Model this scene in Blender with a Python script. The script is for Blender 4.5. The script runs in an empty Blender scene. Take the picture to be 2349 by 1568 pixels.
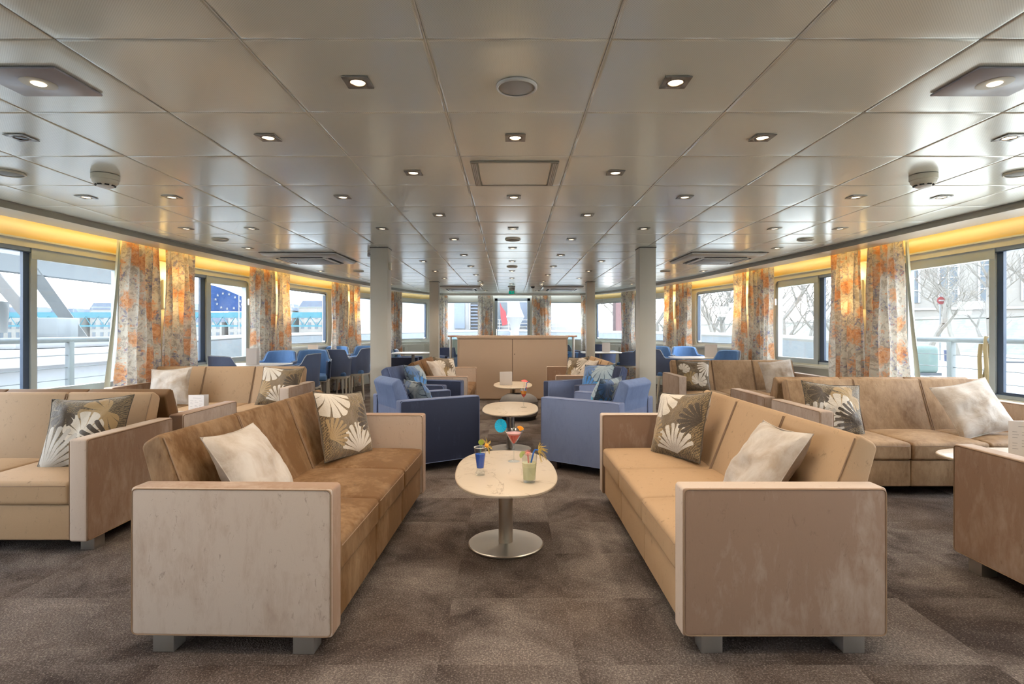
import bpy, bmesh, math, random
from mathutils import Vector, Matrix, Euler, noise as mnoise
random.seed(7)
PI = math.pi
R = math.radians
scene = bpy.context.scene
COL = scene.collection
F, CX, HY = 1275.0, 1171.0, 759.0        # focal length (px), vanishing point of the level camera
CAMZ = 1.2
XC = 0.025                               # the room's middle line
LP = 0.6365                              # ceiling panel size

# ------------------------------------------------------------------ camera
cam = bpy.data.cameras.new('camera')
cam_ob = bpy.data.objects.new('camera', cam)
COL.objects.link(cam_ob)
cam_ob.location = (0, 0, CAMZ)
cam_ob.rotation_euler = (PI / 2, 0, 0)
cam.sensor_width = 36.0
cam.lens = F / 2349 * 36.0
cam.shift_x = (1174.5 - CX) / 2349
cam.shift_y = -(784 - HY) / 2349
cam.clip_start = 0.05
cam.clip_end = 600
scene.camera = cam_ob
scene.view_settings.view_transform = 'Standard'
scene.view_settings.look = 'None'
scene.view_settings.gamma = 1
scene.view_settings.exposure = 0.68
scene.view_settings.use_curve_mapping = False
try:
    scene.cycles.use_denoising = True
    scene.cycles.max_bounces = 5
    scene.cycles.diffuse_bounces = 3
    scene.cycles.glossy_bounces = 3
    scene.cycles.transmission_bounces = 2
    scene.cycles.transparent_max_bounces = 10
    scene.cycles.use_adaptive_sampling = True
    scene.cycles.adaptive_threshold = 0.1
    scene.cycles.adaptive_min_samples = 16
    scene.cycles.use_light_tree = False
    scene.cycles.use_fast_gi = False
    scene.cycles.sample_clamp_indirect = 4.0
    scene.cycles.caustics_reflective = False
    scene.cycles.caustics_refractive = False
except Exception:
    pass

# ------------------------------------------------------------------ node helpers
class NT:
    def __init__(s, name):
        s.m = bpy.data.materials.new(name)
        s.m.use_nodes = True
        s.t = s.m.node_tree
        s.t.nodes.clear()
        s.out = s.t.nodes.new('ShaderNodeOutputMaterial')
    def n(s, kind, **kw):
        nd = s.t.nodes.new('ShaderNode' + kind)
        for k, v in kw.items():
            if k == 'ins':
                for a, b in v.items():
                    s.set(nd, a, b)
            else:
                setattr(nd, k, v)
        return nd
    def set(s, nd, key, v):
        sock = nd.inputs[key]
        if isinstance(v, bpy.types.NodeSocket):
            s.t.links.new(v, sock)
        elif isinstance(v, bpy.types.Node):
            s.t.links.new(v.outputs[0], sock)
        else:
            if hasattr(sock, 'default_value') and sock.type == 'RGBA' and len(v) == 3:
                v = (*v, 1)
            sock.default_value = v
    def math(s, op, a, b=0.0, c=None, clamp=False):
        nd = s.n('Math', operation=op)
        nd.use_clamp = clamp
        s.set(nd, 0, a); s.set(nd, 1, b)
        if c is not None: s.set(nd, 2, c)
        return nd.outputs[0]
    def vmath(s, op, a, b=None):
        nd = s.n('VectorMath', operation=op)
        s.set(nd, 0, a)
        if b is not None: s.set(nd, 1, b)
        return nd.outputs['Value'] if op in ('DOT_PRODUCT', 'LENGTH', 'DISTANCE') else nd.outputs[0]
    def mix(s, f, a, b):
        nd = s.n('Mix', data_type='RGBA')
        s.set(nd, 0, f)
        s.set(nd, 6, a if not (isinstance(a, tuple) and len(a) == 3) else (*a, 1))
        s.set(nd, 7, b if not (isinstance(b, tuple) and len(b) == 3) else (*b, 1))
        return nd.outputs[2]
    def rng(s, v, a, b, c=0.0, d=1.0, smooth=False):
        nd = s.n('MapRange')
        if smooth: nd.interpolation_type = 'SMOOTHSTEP'
        nd.clamp = True
        s.set(nd, 0, v)
        for i, x in enumerate((a, b, c, d)): s.set(nd, i + 1, x)
        return nd.outputs[0]
    def coord(s, which='Object'):
        return s.n('TexCoord').outputs[which]
    def mapping(s, v, scale=(1, 1, 1), rot=(0, 0, 0), loc=(0, 0, 0)):
        nd = s.n('Mapping')
        s.set(nd, 0, v); s.set(nd, 1, loc); s.set(nd, 2, rot); s.set(nd, 3, scale)
        return nd.outputs[0]
    def noise(s, v, scale, detail=3, rough=.5, dist=0.0):
        nd = s.n('TexNoise')
        s.set(nd, 'Vector', v); s.set(nd, 'Scale', scale); s.set(nd, 'Detail', detail)
        s.set(nd, 'Roughness', rough); s.set(nd, 'Distortion', dist)
        return nd.outputs[0]
    def bump(s, h, strength=.3, dist=.01):
        nd = s.n('Bump')
        s.set(nd, 'Height', h); s.set(nd, 'Strength', strength); s.set(nd, 'Distance', dist)
        return nd.outputs[0]
    def pbr(s, color, rough=.5, metal=0.0, **kw):
        nd = s.n('BsdfPrincipled')
        s.set(nd, 'Base Color', color if not (isinstance(color, tuple) and len(color) == 3) else (*color, 1))
        s.set(nd, 'Roughness', rough); s.set(nd, 'Metallic', metal)
        for k, v in kw.items():
            s.set(nd, k.replace('_', ' '), v)
        s.t.links.new(nd.outputs[0], s.out.inputs[0])
        return nd

def plain(name, color, rough=.5, metal=0.0, **kw):
    t = NT(name); t.pbr(color, rough, metal, **kw); return t.m
def emit(name, color, strength):
    t = NT(name)
    e = t.n('Emission', ins={'Color': (*color, 1), 'Strength': strength})
    t.t.links.new(e.outputs[0], t.out.inputs[0]); return t.m
def thin_glass(name, tint=(1, 1, 1), refl=1.0):
    t = NT(name)
    tr = t.n('BsdfTransparent', ins={'Color': (*tint, 1)})
    gl = t.n('BsdfGlossy', ins={'Color': (1, 1, 1, 1), 'Roughness': 0.02})
    geo = t.n('NewGeometry')
    c = t.math('ABSOLUTE', t.vmath('DOT_PRODUCT', geo.outputs['Incoming'], geo.outputs['Normal']))
    fr = t.math('ADD', .04, t.math('MULTIPLY', .96, t.math('POWER', t.math('SUBTRACT', 1.0, c), 5.0)))
    mx = t.n('MixShader')
    t.t.links.new(t.math('MULTIPLY', fr, refl, clamp=True), mx.inputs[0])
    t.t.links.new(tr.outputs[0], mx.inputs[1]); t.t.links.new(gl.outputs[0], mx.inputs[2])
    t.t.links.new(mx.outputs[0], t.out.inputs[0]); return t.m

# ------------------------------------------------------------------ materials
M = {}
def velvet(name, light, dark, nap, nap_top=None, stain=(.05, .03, .02), mott=1.0, sheen=.25):
    """crushed pile: looks darker where the pile leans towards the viewer, lighter where it leans away"""
    t = NT(name)
    oc = t.coord('Object')
    geo = t.n('NewGeometry')
    if nap_top is None:
        napv = t.n('CombineXYZ', ins={0: nap[0], 1: nap[1], 2: nap[2]}).outputs[0]
    else:
        vt = t.n('VectorTransform', vector_type='NORMAL', convert_from='WORLD', convert_to='OBJECT')
        t.set(vt, 0, geo.outputs['Normal'])
        sp = t.n('SeparateXYZ'); t.set(sp, 0, vt.outputs[0])
        side = t.math('GREATER_THAN', t.math('ABSOLUTE', sp.outputs[0]), .55)
        nb = t.n('CombineXYZ', ins={0: nap_top[0], 1: nap_top[1], 2: nap_top[2]}).outputs[0]
        na = t.n('CombineXYZ', ins={0: nap[0] - nap_top[0], 1: nap[1] - nap_top[1], 2: nap[2] - nap_top[2]}).outputs[0]
        sc_ = t.n('VectorMath', operation='SCALE'); t.set(sc_, 0, na); t.set(sc_, 'Scale', side)
        napv = t.vmath('ADD', nb, sc_.outputs[0])
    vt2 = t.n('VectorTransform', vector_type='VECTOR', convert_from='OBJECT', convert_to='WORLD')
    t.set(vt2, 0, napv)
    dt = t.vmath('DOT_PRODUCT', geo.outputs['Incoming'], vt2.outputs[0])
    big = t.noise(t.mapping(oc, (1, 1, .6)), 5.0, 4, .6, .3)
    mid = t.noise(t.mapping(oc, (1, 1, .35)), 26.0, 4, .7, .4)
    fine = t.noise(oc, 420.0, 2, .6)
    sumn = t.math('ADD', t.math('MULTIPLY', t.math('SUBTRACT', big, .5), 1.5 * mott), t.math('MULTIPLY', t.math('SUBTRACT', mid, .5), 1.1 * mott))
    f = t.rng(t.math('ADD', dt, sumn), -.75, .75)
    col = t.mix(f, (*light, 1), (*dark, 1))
    sn = t.noise(t.mapping(oc, (1, 1, .5)), 34.0, 5, .75, .6)
    col = t.mix(t.math('MULTIPLY', t.rng(sn, .60, .70), .35 * mott), col, (*stain, 1))
    col = t.mix(t.math('MULTIPLY', fine, .22), col, (*dark, 1))
    t.pbr(col, .62, Sheen_Weight=sheen, Sheen_Roughness=.45, Sheen_Tint=(*light, 1), Specular_IOR_Level=.3,
          Normal=t.bump(t.math('ADD', mid, t.math('MULTIPLY', fine, .3)), .12, .006))
    return t.m

NS, NA = (-.95, .75, 0), (.9, 0, 0)
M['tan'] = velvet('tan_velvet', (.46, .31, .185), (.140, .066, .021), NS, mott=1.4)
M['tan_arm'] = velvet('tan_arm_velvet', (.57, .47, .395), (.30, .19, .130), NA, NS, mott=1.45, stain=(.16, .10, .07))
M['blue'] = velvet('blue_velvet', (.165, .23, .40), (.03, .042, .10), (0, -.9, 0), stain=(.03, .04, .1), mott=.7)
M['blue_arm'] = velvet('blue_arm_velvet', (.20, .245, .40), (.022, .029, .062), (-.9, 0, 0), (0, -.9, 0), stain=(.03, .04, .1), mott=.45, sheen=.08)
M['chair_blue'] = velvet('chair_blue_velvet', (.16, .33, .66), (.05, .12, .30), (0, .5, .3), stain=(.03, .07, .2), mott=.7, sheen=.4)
M['chair_grey'] = velvet('chair_outer_velvet', (.15, .20, .33), (.09, .115, .20), (0, .5, .3), stain=(.05, .06, .1), mott=.4)
M['pouf'] = velvet('grey_pouf_fabric', (.20, .19, .19), (.075, .072, .082), (0, .5, -.3), stain=(.05, .05, .05), mott=.4)
M['piping_tan'] = plain('tan_piping', (.26, .165, .10), .7)
M['piping_blue'] = plain('blue_piping', (.15, .19, .34), .7)
M['piping_pale'] = plain('pale_piping', (.45, .52, .60), .6)

def plain_cushion(name, a, b):
    t = NT(name); oc = t.coord('Object')
    n1 = t.noise(oc, 9, 4, .6, .5); n2 = t.noise(oc, 60, 3, .6)
    col = t.mix(t.rng(n1, .35, .68), (*a, 1), (*b, 1))
    t.pbr(col, .7, Sheen_Weight=.25, Normal=t.bump(t.math('ADD', n1, t.math('MULTIPLY', n2, .15)), .25, .02)); return t.m
M['beige_cushion'] = plain_cushion('beige_cushion_velvet', (.52, .47, .42), (.36, .28, .21))

def leaf_cushion(name, bg1, bg2, leafs, seed=0):
    # leafs: (x, y, turn, size, fingers, half spread, colour, cut, depth of the lobes)
    t = NT(name)
    uv = t.coord('UV')
    base = t.mapping(uv, (1, 1, 1), (0, 0, R(35 + 20 * seed)))
    w = t.n('TexWave', bands_direction='X', ins={'Vector': base, 'Scale': 13.0, 'Distortion': 7.0, 'Detail': 2.0, 'Detail Scale': 2.5})
    nz = t.noise(uv, 7, 3, .6)
    col = t.mix(t.math('MULTIPLY', w.outputs[1], nz), (*bg1, 1), (*bg2, 1))
    for (cx, cy, rot, rad, fingers, spread, color, cut, dp) in leafs:
        p = t.mapping(uv, (1, 1, 1), (0, 0, 0), (-cx, -cy, 0))
        p = t.mapping(p, (1, 1, 1), (0, 0, R(-rot)))
        sp = t.n('SeparateXYZ'); t.set(sp, 0, p)
        r_ = t.vmath('LENGTH', p)
        th = t.math('ARCTAN2', sp.outputs[1], sp.outputs[0])
        fing = t.math('ABSOLUTE', t.math('COSINE', t.math('MULTIPLY', th, fingers)))
        rlim = t.math('MULTIPLY', t.math('ADD', t.math('MULTIPLY', t.math('POWER', fing, .45), dp), 1 - dp), rad)
        taper = t.math('COSINE', t.math('MULTIPLY', th, .55))
        rlim = t.math('MULTIPLY', rlim, taper)
        m1 = t.math('LESS_THAN', r_, rlim)
        m2 = t.math('LESS_THAN', t.math('ABSOLUTE', th), spread)
        gap = t.math('GREATER_THAN', fing, t.rng(r_, rad * .15, rad, 0, cut))
        mk = t.math('MULTIPLY', t.math('MULTIPLY', m1, m2), gap)
        col = t.mix(mk, col, (*color, 1))
    t.pbr(col, .6, Sheen_Weight=.3, Normal=t.bump(t.noise(uv, 14, 4, .6, .5), .35, .02))
    return t.m
CR, DK, GO = (.58, .52, .44), (.055, .036, .02), (.33, .22, .10)
M['leaf_cushion_a'] = leaf_cushion('brown_leaf_cushion', (.060, .040, .02), (.46, .31, .14), [
    (.42, .50, 100, .42, 7, 2.3, (.16, .11, .06), .45, .12), (.16, 1.0, -58, .44, 7, 2.4, CR, .42, .10), (.62, .04, 98, .46, 11, 1.2, CR, .66, .18),
    (.98, .55, 165, .34, 10, 1.2, DK, .6, .3), (.05, .30, 30, .34, 12, 1.1, GO, .7, .3)], 0)
M['leaf_cushion_b'] = leaf_cushion('dark_leaf_cushion', (.045, .034, .02), (.36, .25, .12), [
    (.80, .75, -150, .40, 6, 2.3, GO, .45, .12), (.55, .42, 95, .36, 6, 2.4, CR, .36, .10), (.28, .78, 220, .26, 5, 2.3, DK, .45, .12), (.10, .02, 62, .58, 14, 1.0, (.46, .42, .37), .7, .2),
    (.95, .25, 165, .50, 13, .8, DK, .75, .2)], 1)
M['leaf_cushion_c'] = leaf_cushion('monstera_leaf_cushion', (.045, .032, .02), (.33, .22, .10), [
    (.34, .28, 60, .34, 8, 2.2, (.28, .19, .08), .45, .12), (.14, .66, 40, .24, 6, 2.4, CR, .36, .10), (.62, .22, 75, .34, 6, 2.4, CR, .36, .10), (1.0, .85, 215, .42, 12, 1.1, CR, .7, .2)], 2)
BL, GY, TQ = (.03, .18, .48), (.26, .33, .38), (.02, .30, .52)
M['blue_leaf_cushion'] = leaf_cushion('blue_leaf_cushion', (.010, .026, .055), (.12, .22, .30), [
    (.20, .12, 55, .55, 11, 1.2, BL, .6, .25), (.78, .92, -115, .48, 7, 2.3, GY, .38, .12), (.95, .25, 150, .36, 9, 1.4, TQ, .6, .25), (.15, .95, -45, .36, 8, 2.0, (.05, .13, .30), .5, .15)], 1)

t = NT('ceiling_panel_metal')
oc = t.coord('Object')
dots = t.n('TexVoronoi', feature='F1', ins={'Vector': t.mapping(oc, (1, 1, 0), (0, 0, R(45))), 'Scale': 165.0, 'Randomness': 0.0})
dm = t.rng(dots.outputs[0], .22, .34)
ccol = t.mix(dm, (.68, .70, .61, 1), (.86, .88, .79, 1))
nzc = t.noise(oc, 1.1, 2, .5)
t.pbr(ccol, .19, .12, Specular_IOR_Level=.9, Normal=t.bump(nzc, .10, .02))
M['ceiling'] = t.m
M['seam_white'] = plain('seam_white', (.72, .68, .60), .4)
M['gap_dark'] = plain('gap_dark', (.10, .095, .085), .6)
M['fascia'] = plain('fascia_cream', (.33, .31, .25), .45)
M['soffit'] = plain('soffit_cream', (.60, .58, .52), .28, Specular_IOR_Level=.8)
M['wall'] = plain('cream_wall', (.62, .62, .53), .5)
M['valance'] = plain('glow_tinted_panel', (.72, .54, .22), .55)  # beige panel; the yellow of the cove light is put into its colour
M['frame'] = plain('window_frame_grey', (.42, .48, .50), .35)
M['frame_pale'] = plain('window_frame_pale', (.66, .68, .62), .35)
M['seal'] = plain('blue_grey_seal', (.045, .075, .13), .4)
M['column'] = plain('column_beige', (.47, .44, .375), .5)
M['glass'] = thin_glass('window_glass', (.97, .985, .99), .6)
M['drink_glass'] = thin_glass('drinking_glass', (.93, .95, .95), 1.1)
M['glass_panel'] = thin_glass('green_glass_panel', (.72, .9, .9), 1.0)
M['metal'] = plain('brushed_steel', (.64, .61, .57), .34, 1.0)
M['metal_leg'] = plain('dull_metal_leg', (.34, .31, .28), .3, .6)
M['chrome'] = plain('chrome', (.75, .75, .75), .12, 1.0)
M['white'] = plain('white_paint', (.75, .74, .70), .4)
M['white_leg'] = plain('cream_chair_leg', (.66, .63, .55), .45)
M['dark'] = plain('dark_slot', (.03, .03, .03), .7)
M['dark_wood'] = plain('dark_leg_wood', (.055, .035, .025), .5)
M['laminate'] = plain('beige_laminate', (.47, .345, .25), .32)
M['laminate_gap'] = plain('laminate_gap', (.16, .10, .07), .6)
M['paper'] = plain('white_card', (.72, .68, .66), .6)
M['ink'] = plain('grey_print', (.36, .34, .34), .7)
M['tabletop_w'] = plain('white_table_top', (.72, .71, .70), .3)
M['speaker'] = plain('speaker_grille', (.42, .43, .42), .5)
M['speaker_dark'] = plain('dark_speaker_grille', (.20, .19, .16), .5)
M['trim'] = plain('downlight_trim', (.40, .38, .34), .25, .3)
M['plate'] = plain('lilac_grey_plate', (.36, .34, .37), .3)
M['lamp_ring'] = plain('dark_bronze_recess', (.10, .06, .035), .4)
M['bulb'] = emit('warm_bulb', (1.0, .80, .52), 4.0)
M['bulb_off'] = plain('dark_bulb', (.07, .06, .06), .3)
M['led'] = emit('warm_led_strip', (1.0, .60, .08), 10.0)
M['sconce'] = emit('warm_wall_light', (1.0, .66, .26), 1.6)
M['green_sign'] = emit('exit_green', (.0, .20, .13), .9)
M['cord'] = plain('cream_plastic', (.64, .60, .48), .4)
M['radiator'] = plain('grey_olive_panel', (.40, .38, .29), .5)

t = NT('marble_top')
oc = t.coord('Object')
v1 = t.noise(t.mapping(oc, (1, .8, 1), (0, 0, .6)), 3.2, 6, .6, 1.8)
vein = t.rng(t.math('ABSOLUTE', t.math('SUBTRACT', v1, .5)), 0, .018, 1, 0)
pres = t.rng(t.noise(oc, 4.5, 2), .44, .56)
mc = t.mix(t.math('MULTIPLY', t.math('MULTIPLY', vein, pres), .75), (.575, .485, .385, 1), (.24, .165, .11, 1))
t.pbr(mc, .3); M['marble'] = t.m

t = NT('bar_wood')
oc = t.coord('Object')
wd = t.noise(t.mapping(oc, (1.5, 18, 18)), 3, 4, .6, .6)
t.pbr(t.mix(wd, (.42, .17, .075, 1), (.62, .30, .15, 1)), .22, Coat_Weight=.4); M['wood'] = t.m

t = NT('carpet')
oc = t.coord('Object')
sp = t.n('SeparateXYZ'); t.set(sp, 0, oc)
tx = t.math('FLOOR', t.math('MULTIPLY', t.math('ADD', sp.outputs[0], .26), 2.0))
ty = t.math('FLOOR', t.math('MULTIPLY', sp.outputs[1], 2.0))
wn = t.n('TexWhiteNoise', noise_dimensions='2D', ins={'Vector': t.n('CombineXYZ', ins={0: tx, 1: ty}).outputs[0]})
off = t.vmath('ADD', oc, t.vmath('SCALE', wn.outputs[1]) if False else wn.outputs[1])
blot = t.noise(off, 2.3, 4, .62, .6)
fib = t.n('TexVoronoi', feature='F1', ins={'Vector': t.mapping(oc, (1, .7, 1)), 'Scale': 190.0})
fb2 = t.noise(oc, 130, 3, .75)
v = t.math('ADD', t.math('MULTIPLY', t.math('SUBTRACT', blot, .5), 2.2), t.math('MULTIPLY', t.math('SUBTRACT', wn.outputs[0], .5), .22))
cc = t.mix(t.rng(v, -.36, .36), (.066, .050, .047, 1), (.33, .285, .262, 1))
hue = t.noise(oc, 1.2, 2)
cc = t.mix(t.math('MULTIPLY', t.rng(hue, .4, .62), .45), cc, (.13, .082, .054, 1))
fibf = t.math('MULTIPLY', t.rng(fib.outputs[0], .1, .75), t.rng(fb2, .38, .62))
cc = t.mix(t.math('MULTIPLY', t.math('SUBTRACT', 1.0, fibf), .68), cc, (.026, .020, .018, 1))
cc = t.mix(t.math('MULTIPLY', t.rng(fb2, .56, .70), .5), cc, (.40, .36, .32, 1))
t.pbr(cc, .95, Specular_IOR_Level=.12, Normal=t.bump(fib.outputs[0], .5, .006)); M['carpet'] = t.m

t = NT('floral_curtain_cloth')
uv = t.coord('UV')
dn = t.n('TexNoise', ins={'Vector': uv, 'Scale': 9.0, 'Detail': 4.0})
dv = t.vmath('ADD', uv, t.vmath('MULTIPLY', t.vmath('SUBTRACT', dn.outputs[1], (.5, .5, .5)), (.16, .16, 0)))
vo = t.n('TexVoronoi', feature='F1', ins={'Vector': dv, 'Scale': 3.4, 'Randomness': .8})
n1 = t.noise(uv, 24, 5, .7, .5)
n2 = t.noise(t.mapping(uv, (1, 1, 1), (0, 0, 0), (7, 3, 0)), 15, 5, .72, .8)
n3 = t.noise(t.mapping(uv, (1, 1, 1), (0, 0, 0), (1, 9, 0)), 4.5, 3, .6, .5)
col = t.mix(t.rng(n3, .4, .65), (.80, .77, .69, 1), (.68, .63, .55, 1))
col = t.mix(t.math('MULTIPLY', t.rng(n2, .50, .58), .72), col, (.42, .36, .30, 1))
col = t.mix(t.math('MULTIPLY', t.math('MULTIPLY', t.rng(n1, .51, .57), t.rng(n3, .50, .56)), .85), col, (.20, .23, .42, 1))
rose = t.mix(t.rng(n1, .40, .60), (.86, .46, .22, 1), (.62, .24, .09, 1))
rose = t.mix(t.math('MULTIPLY', t.rng(t.math('SINE', t.math('MULTIPLY', vo.outputs[0], 75)), .2, .9), .4), rose, (.90, .58, .32, 1))
rm = t.rng(t.math('ADD', vo.outputs[0], t.math('MULTIPLY', t.math('SUBTRACT', n2, .5), .9)), .46, .38)
col = t.mix(t.math('MULTIPLY', rm, t.rng(n2, .36, .5, .45, .9)), col, rose)
sm = t.math('MULTIPLY', t.rng(n1, .55, .60), t.rng(n2, .5, .44))
col = t.mix(t.math('MULTIPLY', sm, .8), col, (.80, .36, .14, 1))
bs = t.n('BsdfPrincipled', ins={'Base Color': col, 'Roughness': .8})
tl = t.n('BsdfTranslucent', ins={'Color': col})
mx = t.n('MixShader', ins={0: .36})
t.t.links.new(bs.outputs[0], mx.inputs[1]); t.t.links.new(tl.outputs[0], mx.inputs[2]); t.t.links.new(mx.outputs[0], t.out.inputs[0])
M['curtain'] = t.m
M['lining'] = plain('pale_green_lining', (.60, .64, .56), .8)

# drinks
def liquid(name, c, tr=.35):
    t = NT(name)
    p = t.n('BsdfPrincipled', ins={'Base Color': (*c, 1), 'Roughness': .1})
    q = t.n('BsdfTransparent', ins={'Color': (*[min(1, .3 + x) for x in c], 1)})
    m = t.n('MixShader', ins={0: tr})
    t.t.links.new(p.outputs[0], m.inputs[1]); t.t.links.new(q.outputs[0], m.inputs[2]); t.t.links.new(m.outputs[0], t.out.inputs[0]); return t.m
M['liq_blue'] = liquid('blue_liquid', (.0, .11, .62), .15)
M['liq_red'] = liquid('red_liquid', (.72, .045, .03), .2)
M['liq_pink'] = liquid('pink_foam', (.85, .38, .36), .1)
M['liq_yellow'] = liquid('pale_yellow_liquid', (.86, .80, .50), .2)
M['liq_orange'] = liquid('orange_liquid', (.85, .30, .02), .15)
for k, c in dict(lime=(.30, .36, .05), lime_flesh=(.50, .55, .20), orange=(.85, .33, .02), physalis=(.85, .36, .02), husk=(.58, .42, .13), pick_blue=(.0, .38, .62),
                 straw=(.02, .13, .50), pink=(.80, .22, .20), gold=(.62, .43, .08), umbrella=(.72, .10, .09), stir=(.10, .42, .25)).items():
    M[k] = plain(k + '_garnish', c, .45)
# outside
for k, c in dict(o_white=(.86, .87, .88), o_blue=(.62, .70, .80), o_grey=(.50, .55, .58), o_steel=(.38, .44, .48), o_stone=(.58, .55, .50), o_quay=(.72, .69, .62),
                 o_teal=(.06, .36, .46), o_flag=(.04, .17, .58), o_dark=(.10, .12, .15), o_slate=(.25, .31, .42), o_green=(.20, .32, .30), o_red=(.55, .03, .05),
                 o_rope=(.42, .27, .08), o_win=(.24, .30, .36), o_bin=(.05, .12, .28), o_maroon=(.30, .15, .16), o_door=(.42, .52, .66)).items():
    M[k] = plain('outside_' + k[2:], tuple(x * (.62 if k == 'o_quay' else .27) for x in c), .6)
M['water'] = plain('river_water', (.32, .35, .36), .35)
t = NT('bare_bark'); oc = t.coord('Object')
t.pbr(t.mix(t.noise(oc, 6, 3), (.10, .092, .08, 1), (.16, .15, .135, 1)), .9); M['bark'] = t.m
t = NT('quay_stone'); oc = t.coord('Object')
bk = t.n('TexBrick', ins={'Vector': t.mapping(oc, (1, 1, 1), (R(90), 0, 0)), 'Color1': (.17, .165, .15, 1), 'Color2': (.13, .13, .12, 1), 'Mortar': (.22, .21, .19, 1), 'Scale': 1.2, 'Mortar Size': .02})
t.pbr(t.mix(t.rng(t.noise(oc, .7, 5, .7), .4, .6), bk.outputs[0], (.12, .125, .105, 1)), .9); M['quay_wall'] = t.m

# ------------------------------------------------------------------ mesh helpers
class MB:
    """collects shapes into one mesh"""
    def __init__(s): s.bm = bmesh.new(); s.uv = None
    def quadgrid(s, P, closed_u=False):
        vs = [[s.bm.verts.new(p) for p in row] for row in P]
        n, m = len(P), len(P[0])
        for i in range(n - 1):
            for j in range(m if closed_u else m - 1):
                s.bm.faces.new((vs[i][j], vs[i][(j + 1) % m], vs[i + 1][(j + 1) % m], vs[i + 1][j]))
        return vs
    def box(s, x0, y0, z0, x1, y1, z1, bevel=0.0, seg=2, M_=None):
        r = bmesh.ops.create_cube(s.bm, size=1)
        vs = r['verts']
        bmesh.ops.scale(s.bm, vec=(x1 - x0, y1 - y0, z1 - z0), verts=vs)
        bmesh.ops.translate(s.bm, vec=((x0 + x1) / 2, (y0 + y1) / 2, (z0 + z1) / 2), verts=vs)
        if M_ is not None: bmesh.ops.transform(s.bm, matrix=M_, verts=vs)
        if bevel > 0:
            es = list({e for v in vs for e in v.link_edges})
            bmesh.ops.bevel(s.bm, geom=es, offset=bevel, segments=seg, profile=.5, affect='EDGES')
        return s
    def soft(s, x0, y0, z0, x1, y1, z1, r, crown=0.0, n=6, M_=None, k=3):
        """rounded box, its top swelling by crown"""
        c = Vector(((x0 + x1) / 2, (y0 + y1) / 2, (z0 + z1) / 2))
        h = [(x1 - x0) / 2, (y1 - y0) / 2, (z1 - z0) / 2]
        r = min(r, min(h) * .98)
        def line(hh):
            a = [-hh + r * i / k for i in range(k)]
            mid = [-(hh - r) + 2 * (hh - r) * i / n for i in range(n + 1)]
            return a + mid + [-x for x in reversed(a)]
        L = [line(x) for x in h]
        cache = {}
        def V(p):
            q = [max(-(h[i] - r), min(h[i] - r, p[i])) for i in range(3)]
            d = Vector([p[i] - q[i] for i in range(3)])
            if d.length > 1e-9: d = d.normalized() * r
            w = Vector(q) + d
            if crown and w.z > 0:
                u, v = w.x / h[0], w.y / h[1]
                w.z += crown * (1 - abs(u) ** 3) * (1 - abs(v) ** 3) * (w.z / h[2])
            key = (round(w.x, 6), round(w.y, 6), round(w.z, 6))
            if key not in cache:
                ww = w + c
                if M_ is not None: ww = M_ @ ww
                cache[key] = s.bm.verts.new(ww)
            return cache[key]
        def face(a, b, ax, sgn):
            o = [i for i in range(3) if i != ax]
            for i in range(len(a) - 1):
                for j in range(len(b) - 1):
                    q = []
                    for (u, v) in ((a[i], b[j]), (a[i + 1], b[j]), (a[i + 1], b[j + 1]), (a[i], b[j + 1])):
                        p = [0, 0, 0]; p[ax] = sgn * h[ax]; p[o[0]] = u; p[o[1]] = v
                        vv = V(p)
                        if vv not in q: q.append(vv)
                    if len(q) > 2:
                        try: s.bm.faces.new(q)
                        except ValueError: pass
        for ax in range(3):
            o = [i for i in range(3) if i != ax]
            for sg in (-1, 1): face(L[o[0]], L[o[1]], ax, sg)
        return s
    def tube(s, pts, r, n=8, caps=True, r1=None):
        pts = [Vector(p) for p in pts]
        rows = []
        up = None
        for i, p in enumerate(pts):
            a = pts[max(0, i - 1)]; b = pts[min(len(pts) - 1, i + 1)]
            d = (b - a).normalized() if (b - a).length > 1e-9 else Vector((0, 0, 1))
            if up is None:
                up = Vector((0, 0, 1)) if abs(d.z) < .9 else Vector((1, 0, 0))
            sd = d.cross(up).normalized(); up = sd.cross(d).normalized()
            rr = r if r1 is None else r + (r1 - r) * i / max(1, len(pts) - 1)
            rows.append([p + (sd * math.cos(2 * PI * k / n) + up * math.sin(2 * PI * k / n)) * rr for k in range(n)])
        vs = s.quadgrid(rows, True)
        if caps:
            for row in (vs[0], list(reversed(vs[-1]))):
                try: s.bm.faces.new(row)
                except ValueError: pass
        return s
    def lathe(s, prof, c=(0, 0, 0), n=24, sx=1.0, sy=1.0, cap=False):
        rows = [[(c[0] + r * math.cos(2 * PI * k / n) * sx, c[1] + r * math.sin(2 * PI * k / n) * sy, c[2] + z) for k in range(n)] for r, z in prof]
        vs = s.quadgrid(rows, True)
        for row, (r, z) in ((vs[0], prof[0]), (vs[-1], prof[-1])):
            if cap and r > 1e-5:
                try: s.bm.faces.new(row)
                except ValueError: pass
        return s
    def prism(s, poly, z0, z1, M_=None, bevel=0.0, seg=2):
        """poly: 2-D points (x, y) extruded in z"""
        a = [s.bm.verts.new((x, y, z0)) for x, y in poly]
        b = [s.bm.verts.new((x, y, z1)) for x, y in poly]
        s.bm.faces.new(list(reversed(a))); s.bm.faces.new(b)
        n = len(poly)
        for i in range(n): s.bm.faces.new((a[i], a[(i + 1) % n], b[(i + 1) % n], b[i]))
        vs = a + b
        if M_ is not None: bmesh.ops.transform(s.bm, matrix=M_, verts=vs)
        if bevel > 0:
            es = list({e for v in vs for e in v.link_edges})
            bmesh.ops.bevel(s.bm, geom=es, offset=bevel, segments=seg, profile=.5, affect='EDGES')
        return s
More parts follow.
